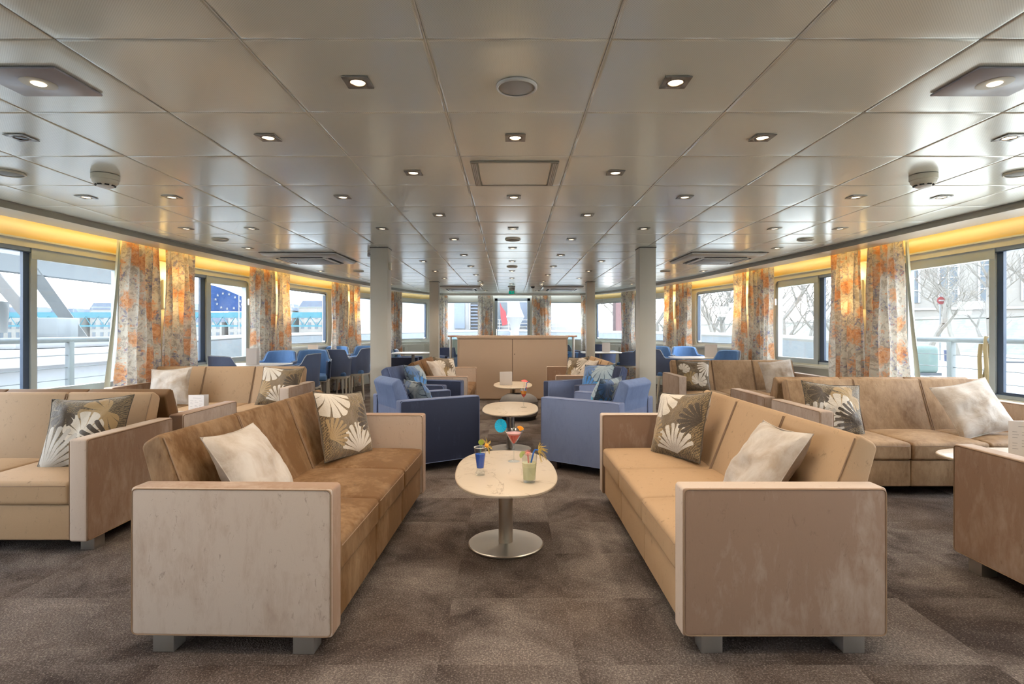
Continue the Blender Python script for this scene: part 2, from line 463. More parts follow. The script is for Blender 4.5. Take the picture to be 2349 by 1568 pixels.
    def build(s, name, mat, parent=None, smooth=True, loc=None, rot=None):
        bmesh.ops.recalc_face_normals(s.bm, faces=s.bm.faces[:])
        me = bpy.data.meshes.new(name)
        s.bm.to_mesh(me); s.bm.free()
        me.materials.append(M[mat] if isinstance(mat, str) else mat)
        if smooth:
            me.polygons.foreach_set('use_smooth', [True] * len(me.polygons))
            try: me.set_sharp_from_angle(angle=R(38))
            except Exception: pass
        o = bpy.data.objects.new(name, me)
        COL.objects.link(o)
        if parent is not None: o.parent = parent
        if loc is not None: o.location = loc
        if rot is not None: o.rotation_euler = rot
        return o

def tag(o, label=None, cat=None, group=None, kind=None):
    if label: o['label'] = label
    if cat: o['category'] = cat
    if group: o['group'] = group
    if kind: o['kind'] = kind
    return o
def thing(name, label, cat, loc=(0, 0, 0), rz=0.0, group=None, rot=None):
    o = bpy.data.objects.new(name, None)
    COL.objects.link(o)
    o.empty_display_size = .1
    o.location = loc
    o.rotation_euler = rot if rot else (0, 0, rz)
    return tag(o, label, cat, group)
KIDS = {}
def kids(o):
    return [c for c in bpy.data.objects if c.parent is o]
def dup(root, loc, rz=0.0, label=None, cat=None, group=None, rot=None, scale=None):
    r = root.copy(); COL.objects.link(r)
    r.location = loc; r.rotation_euler = rot if rot else (0, 0, rz)
    if scale: r.scale = scale
    if label: r['label'] = label
    if group: r['group'] = group
    if root.name not in KIDS:
        KIDS[root.name] = [(c, kids(c)) for c in kids(root)]
    for c, gs in KIDS[root.name]:
        cc = c.copy(); COL.objects.link(cc); cc.parent = r
        for g in gs:
            gg = g.copy(); COL.objects.link(gg); gg.parent = cc
    return r
def struct(name, mb, mat, parent=None, smooth=False):
    o = mb.build(name, mat, parent, smooth)
    if parent is None: o['kind'] = 'structure'
    return o
# ------------------------------------------------------------------ the room's outline (left side; the right side mirrors it about XC)
E_ = [(-4.0, -3), (-3.98, 2), (-3.894, 4.24), (-3.84, 4.8), (-3.80, 5.44), (-3.75, 6.22), (-3.673, 6.98), (-3.553, 7.93), (-3.328, 9.85), (-2.95, 11.74), (-2.72, 12.75), (-2.45, 13.75), (-2.1, 14.4), (-1.8, 14.8)]
W_ = [(-4.6, -3), (-4.58, 2), (-4.5, 4.24), (-4.44, 4.9), (-4.39, 5.55), (-4.33, 6.35), (-4.25, 7.15), (-4.12, 8.15), (-3.86, 10.1), (-3.4, 12.1), (-3.08, 13.2), (-2.75, 14.1), (-2.4, 14.75), (-2.0, 15.1)]
YF = 15.1
ZC, ZT = 2.2, 2.36
def lerp2(a, b, t): return (a[0] + (b[0] - a[0]) * t, a[1] + (b[1] - a[1]) * t)
def mid(t): return [lerp2(a, b, t) for a, b in zip(E_, W_)]
class Path:
    def __init__(s, pts, side):
        s.side = side
        s.p = [Vector((x if side < 0 else 2 * XC - x, y)) for x, y in pts]
        s.s = [0]
        for a, b in zip(s.p, s.p[1:]): s.s.append(s.s[-1] + (b - a).length)
        s.L = s.s[-1]
    def seg(s, t):
        for i in range(len(s.p) - 1):
            if t <= s.s[i + 1] or i == len(s.p) - 2: return i
    def at(s, t, off=0.0):
        i = s.seg(t)
        f = (t - s.s[i]) / (s.s[i + 1] - s.s[i])
        q = s.p[i].lerp(s.p[i + 1], f)
        def nrm(k):
            k = max(0, min(len(s.p) - 2, k))
            d = (s.p[k + 1] - s.p[k]).normalized()
            v = Vector((-d.y, d.x))
            if s.side > 0: v = -v
            return v          # points out of the room
        n0 = (nrm(i - 1) + nrm(i)).normalized(); n1 = (nrm(i) + nrm(i + 1)).normalized()
        n_ = n0.lerp(n1, f).normalized()
        return q + n_ * off
    def ray(s, px):
        """arc length where the line of sight through image column px (left-side column) meets the path"""
        k = (px - CX) / F
        pts = s.p if s.side < 0 else [Vector((2 * XC - a.x, a.y)) for a in s.p]
        for i in range(len(pts) - 1):
            a, b = pts[i], pts[i + 1]
            fa, fb = a.x - k * a.y, b.x - k * b.y
            if a.y > .5 and fa * fb <= 0 and fa != fb:
                return s.s[i] + (s.s[i + 1] - s.s[i]) * fa / (fa - fb)
        raise ValueError(px)
    def cuts(s, s0, s1, step=.35):
        v = [s0] + [x for x in s.s if s0 + 1e-4 < x < s1 - 1e-4] + [s1]
        return v
def strip(mb, path, s0, s1, z0, z1, o0, o1):
    """a thick panel following the wall between arc lengths s0..s1"""
    cs = path.cuts(s0, s1)
    rows = []
    for c in cs:
        a, b = path.at(c, o0), path.at(c, o1)
        rows.append([(a.x, a.y, z0), (b.x, b.y, z0), (b.x, b.y, z1), (a.x, a.y, z1)])
    vs = mb.quadgrid(rows, True)
    mb.bm.faces.new(vs[0]); mb.bm.faces.new(list(reversed(vs[-1])))
def wall_poly(mb, path, poly, o0, o1):
    n = len(poly)
    A = [mb.bm.verts.new((*path.at(s_, o0), z)) for s_, z in poly]
    B = [mb.bm.verts.new((*path.at(s_, o1), z)) for s_, z in poly]
    mb.bm.faces.new(A); mb.bm.faces.new(list(reversed(B)))
    for i in range(n): mb.bm.faces.new((A[i], A[(i + 1) % n], B[(i + 1) % n], B[i]))
def fillet(mb, path, s, z, ds, dz, r, o0, o1):
    """fills the corner at (s,z) leaving a rounded opening"""
    c = (s + ds * r, z + dz * r)
    poly = [(s, z)]
    for i in range(7):
        a = PI / 2 * i / 6
        poly.append((c[0] - ds * r * math.cos(PI / 2 - a), c[1] - dz * r * math.sin(PI / 2 - a)))
    wall_poly(mb, path, poly, o0, o1)

LW, RW = Path(W_, -1), Path(W_, 1)
# windows on each side: (px0 or s, px1, sill z, mullion px pair or None, sliding sash?)
wins = [(('s', .5), ('s', 4.6), .58, None), (274 - 0, None, .58, (62, 90)), (425, 572, .74, (466, 487)), (652, 752, .94, None), (812, 886, .95, None), (914, 981, .96, None)]
HEAD = 1.97
def side_wall(path, name, wn):
    out = []
    for (a, b, sill, mul) in wins:
        if b is None:
            s0, s1 = 5.2, path.ray(a + 8)
        elif isinstance(a, tuple): s0, s1 = a[1], b[1]
        else: s0, s1 = path.ray(a), path.ray(b)
        out.append((s0, s1, sill, None if mul is None else (path.ray(mul[0]), path.ray(mul[1]))))
    w = MB(); prev = 0
    for (s0, s1, sill, mul) in out:
        strip(w, path, prev, s0, 0, 2.04, 0, .12)          # pier
        strip(w, path, s0, s1, 0, sill, 0, .12)
        strip(w, path, s0, s1, HEAD, 2.04, .0, .12)
        for (s_, ds) in ((s0, 1), (s1, -1)):
            for (z_, dz) in ((sill, 1), (HEAD, -1)):
                fillet(w, path, s_, z_, ds, dz, .085, 0, .12)
        prev = s1
    strip(w, path, prev, path.L, 0, 2.04, 0, .12)
    wo = struct(name, w, 'wall')
    # the panel above the windows, inside the light cove
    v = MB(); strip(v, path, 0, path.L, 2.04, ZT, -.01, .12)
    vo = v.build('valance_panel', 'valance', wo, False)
    v = MB(); strip(v, path, 0, path.L, 2.035, 2.05, -.022, 0)
    v.build('window_head_ledge', 'frame_pale', wo, False)
    v = MB()
    for (s0, s1, sill, mul) in out: strip(v, path, s0 - .03, s1 + .03, sill - .05, sill - .02, -.05, 0)
    v.build('sill_ledge', 'frame_pale', wo, False)
    for k, (s0, s1, sill, mul) in enumerate(out):
        g = MB(); strip(g, path, s0 + .005, s1 - .005, sill + .005, HEAD - .005, .055, .062)
        go = struct('window_%d' % (wn + k), g, 'glass')
        fr = MB()
        t_ = .035
        strip(fr, path, s0, s1, sill, sill + t_, .03, .09); strip(fr, path, s0, s1, HEAD - t_, HEAD, .03, .09)
        strip(fr, path, s0, s0 + t_, sill, HEAD, .03, .09); strip(fr, path, s1 - t_, s1, sill, HEAD, .03, .09)
        for (s_, ds) in ((s0 + t_, 1), (s1 - t_, -1)):
            for (z_, dz) in ((sill + t_, 1), (HEAD - t_, -1)):
                fillet(fr, path, s_, z_, ds, dz, .07, .03, .09)
        fr.build('window_frame', 'frame_pale' if mul is None else 'frame', go, False)
        se = MB(); q = t_
        strip(se, path, s0 + q, s1 - q, HEAD - q - .008, HEAD - q, .02, .08); strip(se, path, s0 + q, s1 - q, sill + q, sill + q + .008, .02, .08)
        strip(se, path, s0 + q, s0 + q + .01, sill + q, HEAD - q, .02, .08); strip(se, path, s1 - q - .01, s1 - q, sill + q, HEAD - q, .02, .08)
        se.build('window_seal', 'seal', go, False)
        if mul is not None:
            m0, m1 = mul; mm = (m0 + m1) / 2
            a = MB(); strip(a, path, m0, mm, sill, HEAD, .040, .07)
            strip(a, path, s0 + .03, m0, sill, sill + .06, .04, .09)
            a.build('mullion', 'seal', go, False)
            a = MB(); strip(a, path, mm, m1, sill, HEAD, .02, .075)        # the sliding sash
            strip(a, path, mm, s1, HEAD - .10, HEAD - .0, .015, .09); strip(a, path, mm, s1, sill, sill + .07, .015, .09); strip(a, path, s1 - .06, s1, sill, HEAD, .015, .09)
            a.build('sash', 'frame', go, False)
            a = MB(); q0 = path.at(s1 - .03, -.01)
            a.box(q0.x - .015, q0.y - .012, 1.60, q0.x + .015, q0.y + .012, 1.70, .004); a.build('window_latch', 'white', go)
    return out
lw = side_wall(LW, 'wall_left', 1)
rw = side_wall(RW, 'wall_right', 7)
PF = Path([(-2.0, YF), (2 * XC + 2.0, YF)], -1)
class Front:
    """the flat front wall, same helpers; s grows with x"""
    side = -1
    def __init__(s): s.x0 = -2.0; s.L = 4.0 + 2 * XC; s.s = [0, s.L]
    def at(s, t, off=0.0): return Vector((s.x0 + t, YF + off))
    def cuts(s, a, b): return [a, b]
    def ray(s, px): return (px - CX) / F * YF - s.x0
FW = Front()
fw = MB(); prev = 0
fwin = [(FW.ray(1018), FW.ray(1101), .95, HEAD + .02), (FW.ray(1135), FW.ray(1216), .04, 2.09), (FW.ray(1252), FW.ray(1336), .95, HEAD + .02)]
for (s0, s1, sill, hd) in fwin:
    strip(fw, FW, prev, s0, 0, ZT, 0, .12); strip(fw, FW, s0, s1, 0, sill, 0, .12); strip(fw, FW, s0, s1, hd, ZT, 0, .12); prev = s1
strip(fw, FW, prev, FW.L, 0, ZT, 0, .12)
struct('wall_front', fw, 'wall')
for k, (s0, s1, sill, hd) in enumerate(fwin):
    isd = k == 1
    g = MB(); strip(g, FW, s0 + .01, s1 - .01, sill + .01, hd - .01, .055, .062)
    go = struct('door_1' if isd else 'window_%d' % (13 + k), g, 'glass')
    fr = MB(); t_ = .075 if isd else .03
    strip(fr, FW, s0, s1, sill, sill + t_, .0, .09); strip(fr, FW, s0, s1, hd - t_, hd, .0, .09)
    strip(fr, FW, s0, s0 + t_, sill, hd, .0, .09); strip(fr, FW, s1 - t_, s1, sill, hd, .0, .09)
    fr.build('door_frame' if isd else 'window_frame', 'frame', go, False)
    if isd:
        h = MB(); x = FW.at(s0 + .05).x
        h.tube([(x, YF - .05, 1.0), (x, YF - .05, 1.25)], .012); h.build('door_handle', 'chrome', go)
bw = MB(); bw.box(-4.7, -3.15, 0, 4.75, -3.0, ZT); struct('wall_back', bw, 'wall')

# floor and carpet
fl = MB()
poly = [(x, y) for x, y in W_]; poly = [(x - .1, y) for x, y in poly] + [(2 * XC - x + .1, y) for x, y in reversed(W_)]
poly = [(x, y + (.1 if y > 15 else 0)) for x, y in poly]
fl.prism(poly, -.1, 0)
struct('floor', fl, 'carpet')

# ceiling of square metal panels, their rims turned up at the joints
def clip(poly, a, b):
    out = []
    def side(p): return (b[0] - a[0]) * (p[1] - a[1]) - (b[1] - a[1]) * (p[0] - a[0])
    for i in range(len(poly)):
        p, q = poly[i], poly[(i + 1) % len(poly)]
        sp_, sq = side(p), side(q)
        if sp_ >= 0: out.append(p)
        if sp_ * sq < 0:
            t_ = sp_ / (sp_ - sq); out.append((p[0] + (q[0] - p[0]) * t_, p[1] + (q[1] - p[1]) * t_))
    return out
hull = [(x, y) for x, y in E_] + [(2 * XC - x, y) for x, y in reversed(E_)]      # clockwise seen from above
hull = list(reversed(hull))
cm = MB()
K_ROUND = 5
for iy in range(-5, 24):
    for ix in range(-7, 8):
        cx_ = XC + ix * LP; g = .0022
        y0, y1 = iy * LP, (iy + 1) * LP
        poly = [(cx_ - LP / 2 + g, y0 + g), (cx_ + LP / 2 - g, y0 + g), (cx_ + LP / 2 - g, y1 - g), (cx_ - LP / 2 + g, y1 - g)]
        for a, b in zip(hull, hull[1:] + hull[:1]):
            poly = clip(poly, a, b)
            if len(poly) < 3: break
        if len(poly) < 3: continue
        c = (sum(p[0] for p in poly) / len(poly), sum(p[1] for p in poly) / len(poly))
        if max(abs(p[0] - c[0]) for p in poly) < .03 or max(abs(p[1] - c[1]) for p in poly) < .03: continue
        def ring(d, z):
            out = []
            for p in poly:
                sx = d if p[0] < c[0] else -d; sy = d if p[1] < c[1] else -d
                x_ = p[0] + max(-abs(p[0] - c[0]) * .8, min(abs(p[0] - c[0]) * .8, sx)); y_ = p[1] + max(-abs(p[1] - c[1]) * .8, min(abs(p[1] - c[1]) * .8, sy))
                out.append(cm.bm.verts.new((x_, y_, ZC + z)))
            return out
        rs = [ring(0, .004), ring(.003, .0006), ring(.012, .0), ring(.06, -.00025)]
        n = len(poly)
        for a_, b_ in zip(rs, rs[1:]):
            for i in range(n): cm.bm.faces.new((a_[i], b_[i], b_[(i + 1) % n], a_[(i + 1) % n]))
        cm.bm.faces.new(list(reversed(rs[-1])))
me_c = cm.build('ceiling', 'ceiling', None, False)
me_c['kind'] = 'structure'
me_c.data.polygons.foreach_set('use_smooth', [True] * len(me_c.data.polygons))
if sum(p.normal.z for p in me_c.data.polygons) > 0: me_c.data.flip_normals()
up = MB(); up.prism(hull, ZC + .012, ZC + .05); up.build('ceiling_backing', 'gap_dark', me_c, False)
rl = MB()
for ix in range(-6, 8):
    x = XC + (ix - .5) * LP
    y1 = 14.7
    for (ex, ey), (fx, fy) in zip(E_, E_[1:]):
        for sgn in (1,):
            if (ex + abs(x - XC) - XC < 0 or True): pass
    # stop the rail where the hull narrows
    ax = -abs(x - XC) + XC
    if ax < -4.0: continue
    yy = 14.7
    for (ex, ey), (fx, fy) in zip(E_, E_[1:]):
        if ex <= ax <= fx: yy = min(yy, ey + (fy - ey) * (ax - ex) / (fx - ex))
    if ax > -1.0:
        rl.box(x - .002, -2.9, ZC - .0012, x + .002, yy - .05, ZC + .011)
rl.build('ceiling_rail', 'seam_white', me_c, False)

def soffit(side, n):
    f = MB(); pe, po = Path(E_, side), Path(mid(.52), side)
    A = list(zip(pe.p, po.p))
    rows = [[(a.x, a.y, ZC + .04), (a.x, a.y, ZC - .05), (b.x, b.y, ZC - .05), (b.x, b.y, ZC + .0), (a.x, a.y, ZC + .06)] for a, b in A]
    f.quadgrid(rows, True)
    o = struct('trim_%d' % n, f, 'soffit')
    g = MB(); rows = []
    for a, b in A:
        d = (a - b).normalized() * .004
        rows.append([(a.x + d.x, a.y + d.y, ZC - .001), (a.x + d.x, a.y + d.y, ZC - .052), (a.x - d.x, a.y - d.y, ZC - .052), (a.x - d.x, a.y - d.y, ZC - .001)])
    g.quadgrid(rows, True); g.build('fascia', 'fascia', o, False)
    t_ = MB(); pw = Path(W_, side)
    rows = [[(p.x, p.y, ZT), (q.x, q.y, ZT), (q.x, q.y, ZT + .03), (p.x, p.y, ZT + .03)] for p, q in zip(pe.p, Path(mid(1.2), side).p)]
    t_.quadgrid(rows, True); t_.build('cove_top', 'wall', o, False)
    return o
so = [soffit(-1, 1), soffit(1, 2)]
ft = MB()
ft.box(-1.9, 14.8, ZC - .05, 1.95, 14.95, ZC + .02); ft.box(-2.3, 14.9, ZT, 2.3, YF + .2, ZT + .03)
struct('trim_3', ft, 'soffit')
# warm light strips lying hidden in the side coves
for side in (-1, 1):
    pc = Path(mid(.60), side)
    for (a, b) in ((3.0, 5.6), (5.8, 7.8), (8.0, 9.6), (9.8, 11.2), (11.4, 12.8), (13.0, 14.4)):
        l = MB(); strip(l, pc, a, b, ZC + .045, ZC + .06, -.008, .012)
        l.build('light_strip', 'led', so[0] if side < 0 else so[1], False)

# columns
def column(x0, x1, y0, y1, label):
    t = thing('column', label, 'column', ((x0 + x1) / 2, (y0 + y1) / 2, 0))
    w, d = (x1 - x0) / 2, (y1 - y0) / 2
    MB().box(-w, -d, 0, w, d, ZC - .002, .008).build('shaft', 'column', t)
    MB().box(-w - .004, -d - .004, ZC - .012, w + .004, d + .004, ZC - .001).build('collar', 'gap_dark', t)
    MB().box(-w - .006, -d - .006, 0, w + .006, d + .006, .06).build('plinth', 'metal_leg', t)
    return t
column(-1.668, -1.461, 6.606, 6.82, 'thick beige column left of the cabinet, behind the two blue armchairs')
column(1.534, 1.730, 6.606, 6.82, 'thick beige column right of the cabinet, behind the two blue armchairs')
column(-1.638, -1.453, 11.23, 11.42, 'slimmer beige column farther back, beside the left end of the cabinet')
column(1.541, 1.709, 11.23, 11.42, 'slimmer beige column farther back, beside the right end of the cabinet')

# ------------------------------------------------------------------ ceiling fittings
dl0 = thing('downlight', 'x', 'ceiling light')
m = MB()
for a in range(4):
    m.box(-.052, .030, -.004, .052, .052, .0, M_=Matrix.Rotation(a * PI / 2, 4, 'Z'))
m.build('trim_plate', 'trim', dl0, False)
MB().lathe([(.030, -.004), (.034, -.006), (.038, -.004), (.038, .003), (.028, .02)], n=20).build('lamp_ring', 'lamp_ring', dl0)
b0 = MB().lathe([(.0, -.002), (.018, -.0035), (.029, -.001), (.029, .004), (0, .004)], n=20).build('bulb', 'bulb', dl0)
ld = bpy.data.lights.new('downlight_spot', 'SPOT')
ld.energy = 17; ld.color = (1.0, .82, .62); ld.spot_size = R(125); ld.spot_blend = .6; ld.shadow_soft_size = .04
def add_lamp(t):
    lo = bpy.data.objects.new('lamp_beam', ld); COL.objects.link(lo); lo.parent = t; lo.location = (0, 0, -.012)
spots = []
for r_ in range(1, 22):
    d = (r_ + .5) * LP
    if r_ % 2: cols = [-1, 1]
    else: cols = [-5, -4, -2, 0, 2, 4, 5]
    for c in cols:
        x = XC + c * LP
        if r_ == 4 and abs(c) == 5: continue
        if r_ == 2 and abs(c) == 5: continue
        if r_ == 1 and False: continue
        ex = [a for a in E_ if a[1] <= d][-1]
        ex2 = [a for a in E_ if a[1] > d][0]
        lim = ex[0] + (ex2[0] - ex[0]) * (d - ex[1]) / (ex2[1] - ex[1])
        if abs(x - XC) + XC > -lim - .12: continue
        if abs(c) == 4 and 10 <= r_ <= 12: continue      # air conditioners hang here
        if abs(c) in (1, 2) and 18 <= r_ <= 20: continue
        if abs(c) == 2 and r_ == 10: continue              # columns
        spots.append((r_, c, x, d))
names = {-5: 'far left by the wall', -4: 'second from the left wall', -2: 'left of the aisle', -1: 'just left of middle', 0: 'on the middle line', 1: 'just right of middle', 2: 'right of the aisle', 4: 'second from the right wall', 5: 'far right by the wall'}
rows_ = sorted({s_[0] for s_ in spots if s_[0] > 2})
ordn = ['first', 'second', 'third', 'fourth', 'fifth', 'sixth', 'seventh', 'eighth', 'ninth', 'tenth', 'eleventh', 'twelfth', 'thirteenth', 'fourteenth', 'fifteenth', 'sixteenth', 'seventeenth', 'eighteenth', 'nineteenth', 'twentieth', 'last']
first = True
for (r_, c, x, d) in spots:
    lab = 'square ceiling downlight %s, %s row from the camera' % (names[c], ordn[r_ - 1])
    if first:
        dl0.location = (x, d, ZC - .003); dl0['label'] = lab; dl0['group'] = 'square downlights across the ceiling'; t = dl0; first = False
        for q in [(c_, kids(c_)) for c_ in kids(dl0)]: KIDS.setdefault(dl0.name, []).append(q)
    else:
        t = dup(dl0, (x, d, ZC - .003), 0, lab)
    if r_ == 4 and c == -4:
        t['label'] = 'unlit dark square ceiling downlight near the left picture edge'
        for k_ in kids(t):
            if k_.name.startswith('bulb'):
                k_.data = k_.data.copy(); k_.data.materials.clear(); k_.data.materials.append(M['bulb_off'])
    else: add_lamp(t)
# the two big square plates with a recessed spot
for s_, nm in ((-1, 'left'), (1, 'right')):
    t = thing('square_spot_plate', 'large square grey plate with a recessed spot, upper %s corner of the ceiling' % nm, 'ceiling light', (XC + s_ * 3 * LP, 2.22, ZC - .003))
    MB().box(-.165, -.125, -.008, .165, .125, 0, .002).build('plate', 'plate', t)
    MB().lathe([(.062, -.009), (.055, -.0105), (.03, -.0095), (.0, -.009)], n=24).build('recess_ring', 'cord', t)
    MB().lathe([(.026, -.0105), (.022, -.013), (0, -.014)], n=20).build('bulb', 'bulb', t)
    add_lamp(t)
# round loudspeakers
spk = [(0, 3, 'white ringed', 1.0), (5, 5, '', 1.), (-5, 5, '', 1.), (0, 9, '', 1.), (-5, 9, '', 1.), (5, 9, '', 1.), (0, 13, '', 1.), (-4, 14, '', 1), (4, 14, '', 1), (0, 19, '', 1.)]
where = {(0, 3): 'round white ringed ceiling loudspeaker nearest to the camera', (5, 5): 'round ceiling loudspeaker cut by the right picture edge', (-5, 5): 'round ceiling loudspeaker cut by the left picture edge',
         (0, 9): 'round grey loudspeaker on the middle line beyond the hatch', (-5, 9): 'round grey ceiling loudspeaker on the left near the air conditioner', (5, 9): 'round grey ceiling loudspeaker on the right near the air conditioner',
         (0, 13): 'small round loudspeaker on the middle line, second beyond the hatch', (-4, 14): 'round loudspeaker beside the thick left column top', (4, 14): 'round loudspeaker beside the thick right column top', (0, 19): 'round loudspeaker just before the hanging exit sign'}
for (c, r_, _, k) in spk:
    t = thing('ceiling_loudspeaker', where[(c, r_)], 'loudspeaker', (XC + c * LP, (r_ + (.5 if r_ != 3 else .56)) * LP, ZC - .003), group='round loudspeakers in the ceiling')
    MB().lathe([(.084, 0), (.084, -.008), (.079, -.012), (.074, -.009)], n=32).build('rim', 'white' if r_ == 3 else 'cord', t)
    MB().lathe([(.075, -.004), (.05, -.012), (0, -.014)], n=32).build('grille', 'speaker' if r_ == 3 else 'speaker_dark', t)
# smoke detectors
for s_, nm in ((-1, 'left'), (1, 'right')):
    t = thing('smoke_detector', 'round cream smoke detector on the %s half of the ceiling' % nm, 'smoke detector', (XC + s_ * 2.62, 3.56, ZC - .003))
    MB().lathe([(.078, 0), (.078, -.03), (.074, -.034), (0, -.034)], n=32).build('base', 'cord', t)
    MB().lathe([(.072, -.034), (.070, -.048), (.058, -.062), (.05, -.064)], n=32).build('ring', 'cord', t)
    MB().lathe([(.052, -.060), (.045, -.074), (.030, -.080), (0, -.080)], n=32).build('sensor_head', 'white', t)
    k = MB()
    for a in range(8):
        k.box(.045, -.012, -.070, .056, .012, -.062, M_=Matrix.Rotation(a * PI / 4, 4, 'Z'))
    k.build('vent_slot', 'dark', t)
# ceiling hatch
t = thing('ceiling_hatch', 'square ceiling hatch with a ribbed frame on the middle line', 'hatch', (XC, 3.53, ZC - .003))
m = MB()
for sx in (-1, 1):
    m.box(sx * .262 - .0 if sx < 0 else .222, -.26, -.008, -.222 if sx < 0 else .262, .26, 0, .002)
m.box(-.262, -.268, -.008, .262, -.250, 0, .002); m.box(-.262, .250, -.008, .262, .268, 0, .002)
m.build('hatch_frame', 'fascia', t, False)
for sx in (-1, 1):
    for k in range(3):
        x = sx * (.232 + k * .010); MB().box(x - .0025, -.245, -.0105, x + .0025, .245, -.007).build('rib', 'soffit', t, False)
MB().box(-.218, -.246, -.004, .218, .246, 0, .001).build('hatch_panel', 'ceiling', t, False)
# ceiling air conditioners
def cassette(x, y, label, w=.95):
    t = thing('air_conditioner', label, 'air conditioner', (x, y, ZC - .003), group='flat square air conditioners on the ceiling')
    h = w / 2
    rows = []
    for (k, z) in ((h, 0), (h, -.018), (h - .02, -.034), (h - .10, -.046), (h - .215, -.050)):
        rows.append([(-k, -k, z), (k, -k, z), (k, k, z), (-k, k, z)])
    m = MB(); vs = m.quadgrid(rows, True); m.bm.faces.new(vs[-1]); m.build('body', 'soffit', t)
    m = MB()
    for a in range(4): m.box(-.27, -h + .115, -.0535, .27, -h + .155, -.046, M_=Matrix.Rotation(a * PI / 2, 4, 'Z'))
    m.build('air_slot', 'dark', t, False)
    m = MB()
    for a in range(4): m.box(-.29, -h + .155, -.062, .29, -h + .18, -.048, .004, M_=Matrix.Rotation(a * PI / 2, 4, 'Z'))
    m.build('louvre', 'white', t, False)
    MB().box(-.235, -.235, -.060, .235, .235, -.047, .006).build('intake_grille', 'speaker', t)
    MB().box(-.49 * w / .95, -.49 * w / .95, -.004, .49 * w / .95, .49 * w / .95, 0).build('ceiling_collar', 'gap_dark', t, False)
cassette(-2.70, 7.52, 'large square ceiling air conditioner above the left dining tables')
cassette(2.78, 7.52, 'large square ceiling air conditioner above the right dining tables')
cassette(-1.12, 12.8, 'far air conditioner on the left of the exit sign', .9)
cassette(1.17, 12.8, 'far air conditioner on the right of the exit sign', .9)
# exit sign
t = thing('exit_sign', 'small green emergency exit sign hanging before the front door', 'sign', (XC + .01, 12.9, ZC))
MB().box(-.07, -.012, -.04, .07, .012, 0).box(-.065, -.004, -.075, .065, .004, -.04).build('hanger', 'chrome', t, False)
MB().box(-.075, -.008, -.138, .075, .008, -.072, .002).build('sign_panel', 'green_sign', t, False)
m = MB(); y = -.0095
m.box(.042, y - .001, -.132, .066, y, -.078)
m.box(-.062, y - .001, -.108, -.035, y, -.102); m.prism([(-.062, 0), (-.050, .010), (-.050, -.010)], 0, .001, M_=Matrix.Translation((0, y, -.105)) @ Matrix.Rotation(PI / 2, 4, 'X'))
m.lathe([(0, 0), (.006, 0), (.006, .001), (0, .001)], n=10) if False else None
m.box(-.002, y - .001, -.090, .008, y, -.080)
m.box(-.008, y - .001, -.110, .010, y, -.092, M_=None); m.box(-.020, y - .001, -.100, -.006, y, -.095); m.box(.008, y - .001, -.128, .016, y, -.108); m.box(-.016, y - .001, -.122, -.006, y, -.108)
m.build('pictogram', 'white', t, False)
# two white projector spots and two small cameras
for s_, nm in ((-1, 'left'), (1, 'right')):
    t = thing('spotlight', 'white swivel spotlight on the ceiling just %s of the exit sign' % nm, 'spotlight', (XC + s_ * .57, 11.3, ZC))
    MB().tube([(0, 0, 0), (0, 0, -.03)], .012).build('stem', 'white', t)
    MB().tube([(s_ * .01, -.02, -.035), (s_ * -.05 * -1, -.09, -.075)], .03, 14).build('lamp_head', 'white', t)
    MB().tube([(s_ * .048, -.088, -.073), (s_ * .055, -.098, -.079)], .024, 12).build('lens', 'dark', t)
t = thing('ceiling_camera', 'small white camera box on the ceiling beside the thick left column', 'camera', (-1.72, 6.95, ZC))
MB().box(-.06, -.04, -.025, .06, .04, 0, .004).build('base', 'soffit', t); MB().box(-.06, -.045, -.075, .06, .03, -.027, .008).build('housing', 'plate', t)
MB().tube([(-.02, -.044, -.05), (-.02, -.052, -.05)], .008).build('lens', 'dark', t)
t = thing('wall_sensor', 'small cream sensor box on the aisle side of the left column', 'sensor', (-1.461, 6.70, 1.98))
MB().box(0, -.03, -.045, .028, .03, .045, .006).build('housing', 'cord', t); MB().box(.026, -.012, -.02, .030, .012, .02).build('sensor_window', 'soffit', t)
t = thing('ceiling_dome_camera', 'small round dome camera on the ceiling right of the exit sign', 'camera', (XC + .46, 12.1, ZC))  # the second small camera, in a dome housing
MB().lathe([(.06, 0), (.06, -.03), (0, -.03)]).build('base', 'soffit', t); MB().lathe([(.045, -.03), (.035, -.06), (0, -.072)]).build('dome', 'dark', t)

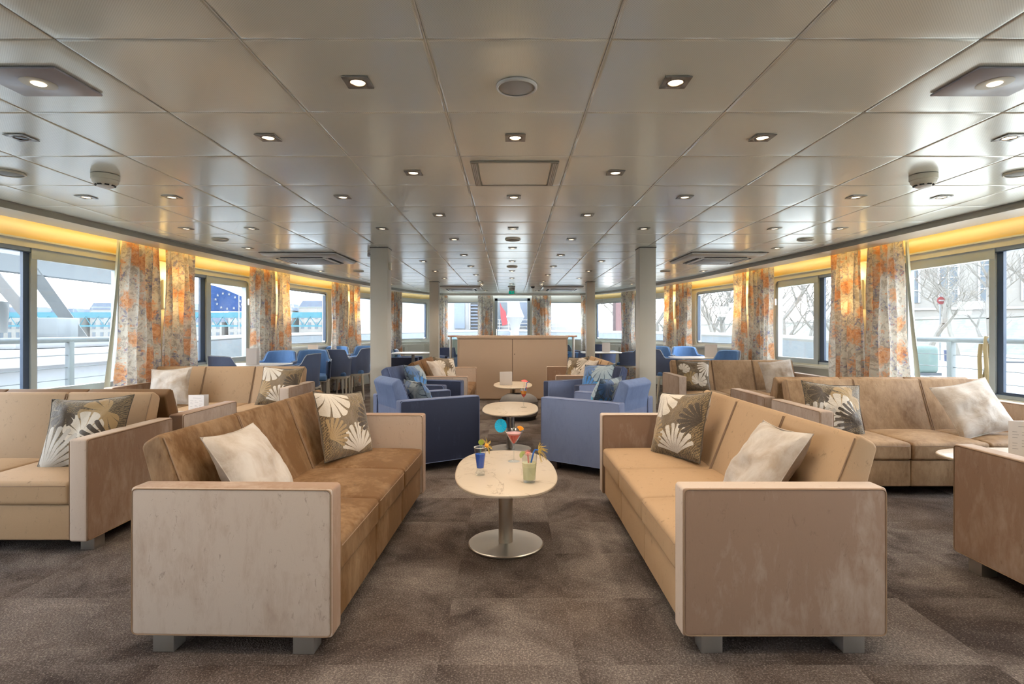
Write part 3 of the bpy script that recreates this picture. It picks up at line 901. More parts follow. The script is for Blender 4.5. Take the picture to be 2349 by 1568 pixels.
# ------------------------------------------------------------------ curtains
def curtain(path, s0, s1, label, flare0=0.0, flare1=0.0, seed=0, pleats=None, lining=0, z0=.03, z1=2.19, amp=.035):
    rnd = random.Random(seed)
    w = abs(s1 - s0); pl = pleats or max(3, int(w / .095))
    nu, nv = pl * 9, 22
    o = thing('curtain', label, 'curtain', (0, 0, 0))
    ph = [rnd.uniform(-.35, .35) for _ in range(pl + 3)]; am = [rnd.uniform(.55, 1.25) for _ in range(pl + 3)]
    c0 = path.at((s0 + s1) / 2); o.location = (c0.x, c0.y, 0)
    m = MB(); uvl = m.bm.loops.layers.uv.new('UVMap'); G = []
    cloth = w * 1.9; u0 = rnd.uniform(0, 5); v0 = rnd.uniform(0, 5)
    for j in range(nv + 1):
        v = j / nv; z = z0 + (z1 - z0) * v; row = []
        fl = (1 - v) ** 1.3
        for i in range(nu + 1):
            u = i / nu
            s_ = s0 + (s1 - s0) * u
            s_ -= flare0 * fl * (1 - u) ** 2; s_ += flare1 * fl * u ** 2
            k = u * pl; ki = int(k); fr_ = k - ki
            a = am[ki] * (1 - fr_) + am[ki + 1] * fr_; p = ph[ki] * (1 - fr_) + ph[ki + 1] * fr_
            ww = math.sin(2 * PI * k + p * 3 + .5 * math.sin(v * 3 + seed))
            off = 1.45 * amp * a * (ww if ww > 0 else ww * .7) * (.55 + .45 * (1 - v) + .1) + .012 * math.sin(v * 9 + u * 11 + seed)
            s_ += .010 * math.cos(2 * PI * k + p * 3) * a
            q = path.at(max(0, min(path.L, s_)), off)
            row.append(m.bm.verts.new((q.x - c0.x, q.y - c0.y, z)))
        G.append(row)
    for j in range(nv):
        for i in range(nu):
            f_ = m.bm.faces.new((G[j][i], G[j][i + 1], G[j + 1][i + 1], G[j + 1][i]))
            for lp, (ii, jj) in zip(f_.loops, ((i, j), (i + 1, j), (i + 1, j + 1), (i, j + 1))):
                lp[uvl].uv = (u0 + cloth * ii / nu, v0 + (z1 - z0) * jj / nv)
    me = m.build('cloth', 'curtain', o)
    if lining:
        # pale green lining showing along the window side
        m = MB(); P = []
        for j in range(nv + 1):
            v = j / nv; fl = (1 - v) ** 1.3; row = []
            e = s0 - flare0 * fl
            for i in range(5):
                q = path.at(max(0, e - (.03 + .09 * fl) * i / 4 * 1.0), .05 + .02 * math.sin(i * 2 + v * 3)); row.append((q.x - c0.x, q.y - c0.y, z0 + (z1 - z0) * v))
            P.append(row)
        m.quadgrid(P); m.build('lining', 'lining', o)
    return o
names_c = [
    (284, 363, 'nearest long floral curtain on the %s wall, camera side of the first lamp', .16, .10, 1),
    (380, 443, 'floral curtain on the %s wall, far side of the first wall lamp', .08, .05, 0),
    (578, 630, 'floral curtain on the %s wall before the second lamp', .02, .02, 0),
    (638, 664, 'narrow floral curtain on the %s wall beyond the second lamp', .0, .05, 0),
    (764, 797, 'floral curtain on the %s wall before the third lamp', .06, .0, 0),
    (804, 823, 'narrow floral curtain on the %s wall beyond the third lamp', .0, .05, 0),
    (893, 921, 'floral curtain on the %s slanting bow wall beside the last side window', .03, .0, 0)]
PC = {-1: Path(mid(.64), -1), 1: Path(mid(.64), 1)}
for side, nm in ((-1, 'left'), (1, 'right')):
    for k, (a, b, lab, f0, f1, li) in enumerate(names_c):
        pa = PC[side]
        curtain(pa, pa.ray(a), pa.ray(b), lab % nm, f0, f1, seed=k * 3 + (side > 0) * 50, lining=li)
class FC(Front):
    def at(s, t, off=0.0): return Vector((s.x0 + t, YF - .12 - off))
FCp = FC()
for k, (a, b, lab) in enumerate([(1003, 1028, 'narrow floral curtain on the front wall beside the left far column'), (1096, 1131, 'floral curtain on the front wall, left of the glass door'),
                                 (1219, 1263, 'wide floral curtain on the front wall, right of the glass door'), (1331, 1352, 'narrow floral curtain on the front wall beside the right far column')]):
    curtain(FCp, FCp.ray(a), FCp.ray(b), lab, seed=90 + k, amp=.03)
# wall lamps between the curtain pairs
for side, nm in ((-1, 'left'), (1, 'right')):
    pa = Path(W_, side)
    for k, (px, z0, z1) in enumerate(((377, 1.47, 1.83), (633.5, 1.47, 1.83), (800, 1.47, 1.83))):
        s_ = pa.ray(px); q = pa.at(s_, -.0); q2 = pa.at(s_, -1.0); d = (q2 - q).normalized()
        rz = math.atan2(d.y, d.x)
        t = thing('wall_lamp', 'glowing ribbed wall lamp showing in the %s curtain gap on the %s wall' % (['nearest', 'second', 'third'][k], nm), 'wall lamp', (q.x, q.y, z0), rz, 'ribbed wall lamps between the curtains')
        MB().box(0, -.05, 0, .03, .05, z1 - z0, .004).build('back_plate', 'white', t)
        m = MB()
        for i in range(9):
            y = -.06 + i * .015
            m.tube([(.045 + .015 * math.cos(y * 20), y, .01), (.045 + .015 * math.cos(y * 20), y, z1 - z0 - .01)], .008, 8)
        m.build('glowing_shade', 'sconce', t)
        l = bpy.data.lights.new('wall_lamp_glow', 'POINT'); l.energy = 2.2; l.color = (1, .62, .22); l.shadow_soft_size = .04
        for zz in (.04, z1 - z0 + .06):
            lo = bpy.data.objects.new('lamp_glow', l); COL.objects.link(lo); lo.parent = t; lo.location = (.09, 0, zz)
# ------------------------------------------------------------------ sofas and armchairs
LEN, DEP = 1.91, .76
def back_profile(d0=0.0):
    return [(.150, .33), (.327, .785), (.345, .797), (.400, .765), (.412, .745), (.377, .62), (.345, .33)]
def lounge(name, label, cat, length, mats, loc, rz, group, nsec, arm_t=.10):
    t = thing(name, label, cat, loc, rz, group)
    a, s, pip = mats
    L2 = length / 2; f, b = -DEP / 2, DEP / 2
    for sg in (-1, 1):
        x0, x1 = (-L2, -L2 + arm_t) if sg < 0 else (L2 - arm_t, L2)
        ao = MB().soft(x0, f, .068, x1, b, .620, .014, n=1, k=3).build('arm', a, t)
        for xx in (x0 + .0005, x1 - .0005):
            m = MB(); r = .018; y0, y1, z0, z1 = f + .006, b - .006, .074, .614
            pts = []
            for (cy, cz, a0) in ((y1 - r, z1 - r, 0), (y0 + r, z1 - r, 90), (y0 + r, z0 + r, 180), (y1 - r, z0 + r, 270), (y1 - r, z1 - r, 360)):
                for k in range(4 if a0 < 360 else 1):
                    an = R(a0 + 90 * k / 3) if a0 < 360 else 0
                    pts.append((xx, cy + r * math.cos(an), cz + r * math.sin(an)))
            m.tube(pts, .0028, 5, caps=False)
            m.build('piping', pip, ao)
    xi = L2 - arm_t - .002
    w = 2 * xi / nsec
    for k in range(nsec):
        x0 = -xi + k * w; x1 = x0 + w
        MB().soft(x0 + .001, f + .020, .070, x1 - .001, f + .60, .262, .010, n=1).build('front_panel', s, t)
        c = MB().soft(x0 + .001, f + .004, .262, x1 - .001, .20, .388, .022, crown=.026, n=8).build('seat_cushion', s, t)
        m = MB(); zz = .372
        m.tube([(x0 + .006, f + .020, zz - .004), (x0 + .02, f + .005, zz - .006), (x1 - .02, f + .005, zz - .006), (x1 - .006, f + .020, zz - .004)], .0028, 5)
        m.build('piping', pip, c)
        m = MB()
        Mx = Matrix(((0, 0, 1, 0), (1, 0, 0, 0), (0, 1, 0, 0), (0, 0, 0, 1)))     # (y, z, x) -> (x, y, z)
        m.prism([(y, z) for y, z in back_profile()], x0 + .001, x1 - .001, M_=Mx, bevel=.012, seg=3)
        bc = m.build('back_cushion', s, t)
        for xx in (x0 + .006, x1 - .006):
            m = MB(); m.tube([(xx, .148, .34), (xx, .324, .783)], .0028, 5); m.build('piping', pip, bc)
    MB().soft(-xi, .345, .07, xi, b - .012, .600, .010, n=1).build('back_panel', a, t)
    for sx in (-1, 1):
        for sy in (-1, 1):
            x, y = sx * (L2 - .055), sy * (DEP / 2 - .115)
            MB().box(x - .038, y - .040, 0, x + .038, y + .040, .069, .002).build('leg', 'metal_leg' if cat == 'sofa' else 'dark_wood', t)
    return t
TAN = ('tan_arm', 'tan', 'piping_tan'); BLUE = ('blue_arm', 'blue', 'piping_blue')
GS = 'three seat tan velvet sofas'
S1 = lounge('sofa', 'three seat brown velvet sofa nearest on the left, end towards the camera', 'sofa', LEN, TAN, (-1.020, 3.005, 0), PI / 2 - R(1.6), GS, 3)
S1.location = (-1.008, 3.01, 0)
def sofa(x, y, rz, label): return dup(S1, (x, y, 0), rz, label)
S2 = sofa(1.016, 3.01, -PI / 2, 'three seat tan velvet sofa nearest on the right, end towards the camera')
S3 = sofa(-3.225, 3.36, 0, 'velvet sofa cut by the left picture edge, facing the camera')
S4 = sofa(-3.235, 4.25, PI, 'velvet sofa standing back to back behind the one cut by the left edge')
S7 = sofa(-3.225, 6.08, 0, 'tan sofa with beige and leaf cushions in front of the left dining tables')
S8 = sofa(3.195, 4.40, 0, 'pale mottled velvet sofa on the right with a big beige cushion, facing the camera')
S9 = sofa(3.195, 5.28, PI, 'velvet sofa standing back to back behind the pale mottled one on the right')
S10 = sofa(3.105, 7.48, 0, 'velvet sofa in front of the right dining tables, beside the thick column')
S11 = sofa(3.24, 2.49, PI, 'velvet sofa cut by the right picture edge, its arm side in view')
S5 = sofa(-.925, 8.05, PI / 2, 'far velvet sofa left of the beige cabinet, behind the left blue armchairs')
S6 = sofa(.975, 8.22, -PI / 2, 'far velvet sofa right of the beige cabinet, behind the right blue armchairs')
GA = 'blue velvet armchairs round the low tables'
A1 = lounge('armchair', 'blue velvet armchair with a blue leaf cushion, nearest on the left of the aisle', 'armchair', .68, BLUE, (-.778, 5.095, 0), R(32.7 + 90), GA, 1)
def armchair(x, y, ang, label, group=GA): return dup(A1, (x, y, 0), R(ang + 90), label, group=group)
A2 = armchair(-1.00, 6.36, -14, 'blue velvet armchair behind the nearest left one, against the thick column')
A3 = armchair(.774, 4.95, 143.3, 'blue velvet armchair with a blue leaf cushion, nearest on the right of the aisle')
A4 = armchair(.885, 6.41, 211, 'blue velvet armchair behind the nearest right one, turned towards the camera')
A5 = armchair(-2.42, 12.6, 0, 'far blue armchair seen sideways between the two left columns')
A6 = armchair(-1.42, 13.4, -60, 'far blue armchair behind the left end of the cabinet')
A7 = armchair(-.95, 12.3, 200, 'far blue armchair hidden partly by the left end of the cabinet')

# ------------------------------------------------------------------ cushions
def cushion_mesh(w, h, th, seed, wr=.006):
    m = MB(); uvl = m.bm.loops.layers.uv.new('UVMap'); N_ = 22
    def P(u, v, s_):
        k = (1 - abs(u) ** 2.6) ** .5 * (1 - abs(v) ** 2.6) ** .5
        x = w / 2 * u * (1 - .085 * (1 - v * v)); z = h / 2 * v * (1 - .085 * (1 - u * u))
        y = -s_ * th / 2 * k
        nn = mnoise.noise(Vector((u * 1.6 + seed, v * 1.6, s_ * 3 + seed * 2)))
        n2 = mnoise.noise(Vector((u * 4.5 + seed, v * 3.5 - seed, s_ * 5)))
        y += (nn * .028 + n2 * wr * 2) * k
        z += nn * .008
        return (x, y, z)
    for s_ in (1, -1):
        G = [[m.bm.verts.new(P(-1 + 2 * i / N_, -1 + 2 * j / N_, s_)) for i in range(N_ + 1)] for j in range(N_ + 1)]
        for j in range(N_):
            for i in range(N_):
                f_ = m.bm.faces.new((G[j][i], G[j][i + 1], G[j + 1][i + 1], G[j + 1][i]))
                for lp, (a, b) in zip(f_.loops, ((i, j), (i + 1, j), (i + 1, j + 1), (i, j + 1))):
                    lp[uvl].uv = (a / N_ if s_ > 0 else 1 - a / N_, b / N_)
    bmesh.ops.remove_doubles(m.bm, verts=m.bm.verts[:], dist=1e-5)
    return m
def cushion(mat, label, loc, yaw, tilt=18, roll=0, size=.44, seed=0, group='velvet cushions on the sofas', th=.15):
    """yaw: direction the face looks, degrees, in the floor plane"""
    o = thing('cushion', label, 'cushion', loc, group=group)
    M3 = Matrix.Rotation(R(yaw + 90), 4, 'Z') @ Matrix.Rotation(R(-tilt), 4, 'X') @ Matrix.Rotation(R(roll), 4, 'Y')
    o.rotation_euler = M3.to_euler()
    c = cushion_mesh(size, size, th, seed).build('cover', mat, o)
    m = MB(); pts = []
    N_ = 10
    for (u0, v0, u1, v1) in ((-1, -1, 1, -1), (1, -1, 1, 1), (1, 1, -1, 1), (-1, 1, -1, -1)):
        for i in range(N_):
            u, v = u0 + (u1 - u0) * i / N_, v0 + (v1 - v0) * i / N_
            pts.append((size / 2 * u * (1 - .085 * (1 - v * v)), 0, size / 2 * v * (1 - .085 * (1 - u * u)) + .0))
    pts.append(pts[0])
    m.tube(pts, .0028, 5, caps=False); m.build('seam', mat, o)
    return o
cushion('beige_cushion', 'plain beige velvet cushion leaning on the near left sofa', (-1.125, 2.45, .58), 0, 33, 2, .44, 1)
cushion('leaf_cushion_a', 'brown leaf print cushion in the far corner of the near left sofa', (-1.065, 3.56, .60), -24, 18, 6, .44, 2)
cushion('beige_cushion', 'plain beige velvet cushion leaning on the near right sofa', (1.14, 2.53, .58), 180, 33, -2, .44, 3)
cushion('leaf_cushion_a', 'gold brown leaf print cushion in the far corner of the near right sofa', (1.075, 3.54, .60), 206, 19, -6, .44, 4)
cushion('leaf_cushion_b', 'leaf print cushion on the sofa cut by the left picture edge', (-2.55, 3.34, .585), -82, 25, -3, .46, 5)
cushion('beige_cushion', 'beige cushion at the left end of the sofa before the left dining tables', (-3.68, 6.00, .60), -85, 22, -4, .42, 6)
cushion('leaf_cushion_a', 'leaf print cushion at the right end of the sofa before the left dining tables', (-2.50, 6.02, .60), -88, 24, 3, .44, 7)
cushion('leaf_cushion_b', 'dark leaf print cushion on the left of the pale mottled sofa', (2.53, 4.36, .585), -95, 24, 5, .44, 8)
cushion('beige_cushion', 'big beige cushion leaning askew on the right of the pale mottled sofa', (3.60, 4.32, .60), -97, 30, -13, .45, 9)
cushion('leaf_cushion_c', 'leaf print cushion on the sofa beside the thick right column', (2.44, 7.42, .60), -95, 22, 2, .44, 10)
cushion('beige_cushion', 'beige cushion at the right end of the sofa beside the thick right column', (3.57, 7.40, .60), -92, 22, -6, .44, 11)
cushion('beige_cushion', 'beige cushion on the far sofa left of the cabinet', (-1.02, 7.80, .60), -10, 28, 2, .42, 12)
cushion('leaf_cushion_c', 'leaf print cushion on the far sofa left of the cabinet', (-.98, 8.42, .60), -40, 18, 4, .42, 13)
cushion('beige_cushion', 'beige cushion on the far sofa right of the cabinet', (1.10, 7.95, .60), 190, 28, -2, .42, 14)
cushion('leaf_cushion_c', 'leaf print cushion on the far sofa right of the cabinet', (1.02, 8.60, .60), 220, 18, -4, .42, 15)
GB = 'blue leaf print cushions in the armchairs'
cushion('blue_leaf_cushion', 'blue leaf print cushion in the nearest left armchair', (-.82, 5.09, .575), 33, 26, 0, .39, 20, GB)
cushion('blue_leaf_cushion', 'blue leaf print cushion in the armchair by the thick left column', (-1.10, 6.57, .61), -14, 24, 3, .42, 21, GB)
cushion('blue_leaf_cushion', 'blue leaf print cushion in the nearest right armchair', (.83, 4.94, .60), 143, 22, 0, .42, 22, GB)
cushion('blue_leaf_cushion', 'dark teal leaf cushion in the right armchair turned to the camera', (.99, 6.40, .61), 222, 22, -4, .44, 23, GB)
cushion('blue_leaf_cushion', 'small blue cushion in the far armchair between the left columns', (-2.56, 12.55, .62), 0, 15, 0, .38, 24, GB)

# ------------------------------------------------------------------ low marble tables
def superellipse(a, b, n=2.5, N_=64):
    out = []
    for i in range(N_):
        th = 2 * PI * i / N_; c, s = math.cos(th), math.sin(th)
        out.append((a * abs(c) ** (2 / n) * (1 if c >= 0 else -1), b * abs(s) ** (2 / n) * (1 if s >= 0 else -1)))
    return out
def low_table(x, y, rz, label, a=.28, b=.50):
    t = thing('coffee_table', label, 'table', (x, y, 0), rz, 'low marble tables on steel stems')
    rows = []
    for (k, z) in ((-.010, .405), (-.001, .408), (0, .412), (0, .418), (-.003, .4215), (-.008, .423)):
        rows.append([(px * (a + k) / a, py * (b + k) / b, z) for px, py in superellipse(a, b)])
    m = MB(); vs = m.quadgrid(rows, True); m.bm.faces.new(vs[-1]); m.bm.faces.new(list(reversed(vs[0])))
    m.build('table_top', 'marble', t)
    MB().lathe([(.0, .403), (.13, .403), (.13, .398), (.040, .396), (.040, .392)], n=32).build('top_plate', 'metal_leg', t)
    MB().lathe([(.040, .398), (.040, .014)], n=32).build('stem', 'metal', t)
    MB().lathe([(.0, 0), (.206, 0), (.211, .003), (.211, .010), (.206, .0145), (.05, .017), (.042, .018), (.040, .018)], n=64).build('base', 'metal', t)
    return t
T1 = low_table(-.027, 3.13, R(2), 'oval low marble table nearest to the camera, three cocktails on it')
T2 = dup(T1, (0, 5.64, 0), R(-2), 'oval low marble table between the blue armchairs, one cocktail on it')
T3 = dup(T1, (.035, 8.1, 0), 0, 'oval low marble table farthest down the aisle, before the cabinet')
T4 = dup(T1, (-3.22, 5.14, 0), PI / 2, 'low marble table between the facing sofas on the left, folded cards on it')
T5 = dup(T1, (3.20, 3.44, 0), PI / 2, 'low marble table by the right picture edge, a folded card on it')
# pouf
t = thing('pouf', 'round grey pouf tucked under the farthest low table', 'pouf', (.115, 7.62, 0))
MB().lathe([(.0, .30), (.10, .345), (.17, .335), (.235, .295), (.262, .245), (.268, .20), (.262, .10), (.250, .055)], n=40).build('seat', 'pouf', t)
MB().lathe([(.250, .055), (.235, .03), (.225, 0), (0, 0)], n=40).build('base', 'dark', t)
MB().lathe([(.2675, .236), (.270, .240), (.2675, .244)], n=40).build('seam', 'dark', t)

# ------------------------------------------------------------------ folded menu cards
def menu(x, y, z, rz, label, w=.15, h=.21, spread=16, text=True):
    t = thing('menu_card', label, 'menu card', (x, y, z), rz, 'white folded cards standing on the tables')
    for sg in (-1, 1):
        Mx = Matrix.Rotation(R(sg * spread), 4, 'Z')
        if sg < 0: MB().box(0, -.0006, 0, w, .0006, h, M_=Matrix.Rotation(R(-spread), 4, 'Z')).build('front_leaf', 'paper', t, False)
        else: MB().box(0, -.0006, 0, w, .0006, h, M_=Matrix.Rotation(R(spread), 4, 'Z')).build('back_leaf', 'paper', t, False)
    if text:
        m = MB(); Mx = Matrix.Rotation(R(-spread), 4, 'Z'); rnd = random.Random(int(x * 100))
        m.box(w * .3, -.0012, h * .86, w * .82, -.0007, h * .875, M_=Mx)
        for c in range(3):
            for k in range(7):
                zz = h * (.72 - k * .072); x0 = w * (.12 + c * .29)
                if (k + c) % 4 == 3: continue
                m.box(x0, -.0012, zz, x0 + w * rnd.uniform(.10, .22), -.0007, zz + .0026, M_=Mx)
        m.build('printed_text', 'ink', t, False)
    return t
menu(-2.955, 5.10, .424, R(4), 'folded white card with print on the left low table between the sofas', .165, .19)
menu(-3.17, 5.02, .424, R(70), 'second folded white card, seen edge on, on the left low table', .15, .20, 14)
menu(3.01, 3.36, .424, R(-14), 'folded printed white card on the low table by the right picture edge', .15, .235)
menu(-.155, 8.02, .424, R(3), 'folded white card on the farthest low table before the cabinet', .185, .19, text=False)

# ------------------------------------------------------------------ cocktails
def glass_thing(label, x, y): return thing('cocktail', label, 'cocktail', (x, y, .4235))
# blue drink
t = glass_thing('tall glass of bright blue cocktail with a physalis on the rim', -.163, 3.00)
MB().lathe([(.0, .001), (.025, .001), (.0265, .006), (.0255, .018), (.020, .026), (.0205, .034), (.024, .075), (.031, .125), (.0345, .150), (.0335, .1505), (.030, .125), (.0228, .075), (.0188, .040), (0, .036)], n=28).build('glass', 'drink_glass', t)
MB().lathe([(.0, .038), (.0183, .040), (.0222, .075), (.0268, .115), (0, .116)], n=28).build('drink', 'liq_blue', t)
MB().lathe([(.0332, .1485), (.0346, .1515), (.0332, .1525), (.0322, .150)], n=28).build('rim', 'paper', t)
MB().tube([(-.004, 0, .045), (.005, .004, .165)], .0016, 6).build('stirrer', 'stir', t)
MB().lathe([(0, -.002), (.014, -.002), (.0155, 0), (.014, .002), (0, .002)], n=20).build('lime_disc', 'lime', t, rot=(PI / 2, 0, 0), loc=(.004, .004, .176))
MB().lathe([(0, -.012), (.008, -.009), (.012, 0), (.008, .009), (0, .012)], n=16).build('physalis', 'physalis', t, loc=(.034, -.004, .160))
m = MB()
for k, (dx, dz, wd) in enumerate(((-.026, .036, .010), (.022, .026, .012), (.030, -.020, .013), (.014, -.048, .010), (-.006, .044, .006))):
    P = []
    for i in range(7):
        u = i / 6; c = Vector((.034 + dx * u + .004 * math.sin(u * 3), .006 * math.sin(u * PI), .160 + dz * u)); n_ = Vector((-dz, 0, dx)).normalized() * wd * math.sin(PI * min(1, u * .85 + .12))
        P.append([c - n_ * .5, c + Vector((0, .003, 0)), c + n_ * .5])
    m.quadgrid(P)
m.build('physalis_husk', 'husk', t)
# martini
t = glass_thing('stemmed martini glass of red cocktail with a blue paper disc', .020, 3.31)
MB().lathe([(.0, .001), (.034, .001), (.036, .003), (.030, .006), (.012, .010), (.005, .016), (.0038, .03), (.0036, .07), (.0048, .096), (.012, .108), (.034, .146), (.059, .188), (.058, .189), (.033, .149), (.010, .111), (0, .106)], n=36).build('glass', 'drink_glass', t)
MB().lathe([(0, .1075), (.0095, .1115), (.032, .149), (.040, .1625), (0, .163)], n=36).build('drink', 'liq_red', t)
MB().lathe([(.0, .1632), (.0402, .1632), (.046, .172), (0, .1735)], n=36).build('foam', 'liq_pink', t)
MB().lathe([(.0582, .1875), (.0595, .189), (.0582, .1902)], n=36).build('rim', 'drink_glass', t)
m = MB(); n_ = 28
c = m.bm.verts.new((0, 0, -.006)); ring_ = [m.bm.verts.new((.036 * math.cos(2 * PI * k / n_), .040 * math.sin(2 * PI * k / n_), .002 if k % 2 else -.001)) for k in range(n_)]
for k in range(n_): m.bm.faces.new((c, ring_[k], ring_[(k + 1) % n_]))
m.build('paper_disc', 'pick_blue', t, rot=(R(85), 0, R(8)), loc=(-.078, -.01, .215))
MB().tube([(-.078, -.004, .215), (-.01, .0, .125)], .0012, 5).build('disc_stick', 'husk', t)
m = MB(); Mx = Matrix.Translation((.036, -.012, .186)) @ Matrix.Rotation(R(-15), 4, 'Y') @ Matrix.Rotation(PI / 2, 4, 'X')
m.prism([(0.0, -.004)] + [(.026 * math.cos(R(a)), .026 * math.sin(R(a)) * 1.1) for a in range(5, 116, 10)], -.003, .003, M_=Mx, bevel=.001); m.build('orange_slice', 'orange', t)
# pale yellow tumbler
t = glass_thing('tumbler of pale yellow cocktail with a blue straw and gold tinsel', .097, 2.865)
MB().lathe([(.0, .001), (.031, .001), (.033, .008), (.0345, .05), (.041, .148), (.040, .149), (.0335, .05), (.0315, .014), (0, .011)], n=30).build('glass', 'drink_glass', t)
MB().lathe([(0, .012), (.0312, .0145), (.0332, .05), (.0370, .100), (0, .101)], n=30).build('drink', 'liq_yellow', t)
MB().tube([(-.008, -.005, .030), (.022, -.008, .155), (.030, -.008, .168), (.046, -.008, .166)], .0042, 8).build('straw', 'straw', t)
MB().prism([(0, 0)] + [(.021 * math.cos(R(a)), .021 * math.sin(R(a))) for a in range(0, 181, 15)], -.0025, .0025, M_=Matrix.Translation((-.030, -.012, .140)) @ Matrix.Rotation(R(-50), 4, 'Y') @ Matrix.Rotation(PI / 2, 4, 'X')).build('lime_slice', 'lime_flesh', t)
m = MB(); rnd = random.Random(3)
for k in range(14):
    a = 2 * PI * k / 14; m.tube([(-.008 + .007 * math.cos(a), -.014, .152 + .007 * math.sin(a)), (-.008 + .017 * math.cos(a), -.016, .152 + .017 * math.sin(a))], .0014, 5)
m.lathe([(0, -.006), (.009, 0), (0, .006)], (-.008, -.014, .152)); m.tube([(-.008, -.014, .145), (-.004, -.012, .095)], .004, 6); m.build('pink_pick', 'pink', t)
m = MB()
for k in range(34):
    a = rnd.uniform(-1.3, 1.5); l_ = rnd.uniform(.03, .058); y = rnd.uniform(-.02, .015)
    p0 = Vector((.044, -.008, .160)); d = Vector((math.cos(a), y * 10 * .3, math.sin(a)))
    m.tube([p0, p0 + d * l_ * .5 + Vector((0, 0, .004)), p0 + d * l_ + Vector((0, 0, -.010))], .0009, 4)
m.build('gold_tinsel', 'gold', t)
# orange drink on the second table
t = glass_thing('stemmed glass of orange red cocktail with a red paper umbrella', .134, 5.66)
MB().lathe([(.0, .001), (.032, .001), (.033, .003), (.010, .008), (.004, .014), (.0036, .085), (.008, .096), (.020, .118), (.030, .150), (.034, .190), (.0332, .190), (.029, .150), (.0185, .119), (0, .098)], n=28).build('glass', 'drink_glass', t)
MB().lathe([(0, .099), (.018, .1195), (.024, .135), (0, .136)], n=24).build('lower_drink', 'liq_red', t)
MB().lathe([(0, .1365), (.0243, .1365), (.0285, .150), (.0305, .168), (0, .169)], n=24).build('upper_drink', 'liq_orange', t)
MB().tube([(.010, 0, .12), (.030, -.004, .245), (.036, -.004, .255), (.060, -.004, .262)], .0035, 7).build('straw', 'straw', t)
m = MB(); m.lathe([(0, .016), (.018, .010), (.036, .0)], n=12); m.lathe([(.036, .0), (.018, .008), (0, .014)], n=12)
m.tube([(0, 0, .022), (0, 0, -.07)], .0012, 5); m.build('umbrella', 'umbrella', t, loc=(.010, -.006, .268), rot=(R(10), R(8), 0))
MB().lathe([(0, -.008), (.007, 0), (0, .008)], (.030, -.004, .200), n=12).build('cherry', 'umbrella', t)

# ------------------------------------------------------------------ dining chairs and tables
def chair_shell(part):
    """U-shaped upholstered shell, open to local -Y, higher at the back"""
    N_ = 44; W2, D_ = .275, .27
    def plan(u, off):
        # u in [-1,1]: from one arm front round the back to the other arm front
        L1 = .27; arc = PI * .205; 
        a, b = W2 + off, D_ + off
        th = u * PI * .5 * 1.18
        x = a * math.sin(th) if abs(th) <= PI / 2 else a * (1 if th > 0 else -1)
        y = b * math.cos(th) if abs(th) <= PI / 2 else -(abs(th) - PI / 2) * .62
        return x, y
    def hgt(u):
        a = abs(u); k = max(0, min(1, (a - .44) / .20)); k = k * k * (3 - 2 * k)
        return .905 * (1 - k) + .755 * k - .02 * max(0, (a - .8) / .2) ** 2 - .012 * (a / .44) ** 3 * (1 - k)
    m = MB()
    if part == 'outer':
        rows = []
        for i in range(N_ + 1):
            u = -1 + 2 * i / N_; h = hgt(u); r = []
            x, y = plan(u, -.035); r.append((x, y, .47)); x, y = plan(u, 0)
            r.append((x, y, .455)); r.append((x * 1.02, y * 1.02, .60)); r.append((x * 1.06, y * 1.10, h - .012)); xi, yi = plan(u, -.02); r.append((xi * 1.06, yi * 1.10, h))
            rows.append(r)
        m.quadgrid(rows)
    elif part == 'inner':
        rows = []
        for i in range(N_ + 1):
            u = -1 + 2 * i / N_; h = hgt(u); r = []
            xi, yi = plan(u, -.02); r.append((xi * 1.06, yi * 1.10, h)); x, y = plan(u, -.042); r.append((x * 1.06, y * 1.10, h - .014)); r.append((x * 1.02, y * 1.02, .60)); r.append((x, y, .47))
            rows.append(r)
        vs = m.quadgrid(rows)
    else:
        pts = []
        for i in range(N_ + 1):
            u = -1 + 2 * i / N_; x, y = plan(u, 0.001); pts.append((x * 1.06, y * 1.10, hgt(u) - .004))
        m.tube(pts, .0045, 5)
    return m
dc = thing('dining_chair', 'x', 'chair')
chair_shell('outer').build('outer_shell', 'chair_grey', dc)
chair_shell('inner').build('inner_shell', 'chair_blue', dc)
chair_shell('pipe').build('piping', 'piping_pale', dc)
for sx in (-1, 1):
    MB().soft(sx * .245 - .03, -.135, .46, sx * .245 + .03, -.105, .735, .012, n=1).build('arm_front', 'chair_grey', dc)
MB().soft(-.235, -.27, .43, .235, .225, .515, .03, crown=.02, n=6).build('seat', 'chair_blue', dc)
MB().box(-.255, -.25, .415, .255, -.22, .455, .004).box(-.255, .20, .415, .255, .23, .455, .004).box(-.255, -.22, .415, -.225, .20, .455).box(.225, -.22, .415, .255, .20, .455).build('frame', 'white_leg', dc)
for sx in (-1, 1):
    for sy in (-1, 1):
        MB().tube([(sx * .235, sy * .215, .42), (sx * .245, sy * (.23 if sy < 0 else .25), 0)], .024, 8, r1=.014).build('leg', 'white_leg', dc)
GC = 'blue shell chairs at the dining tables'
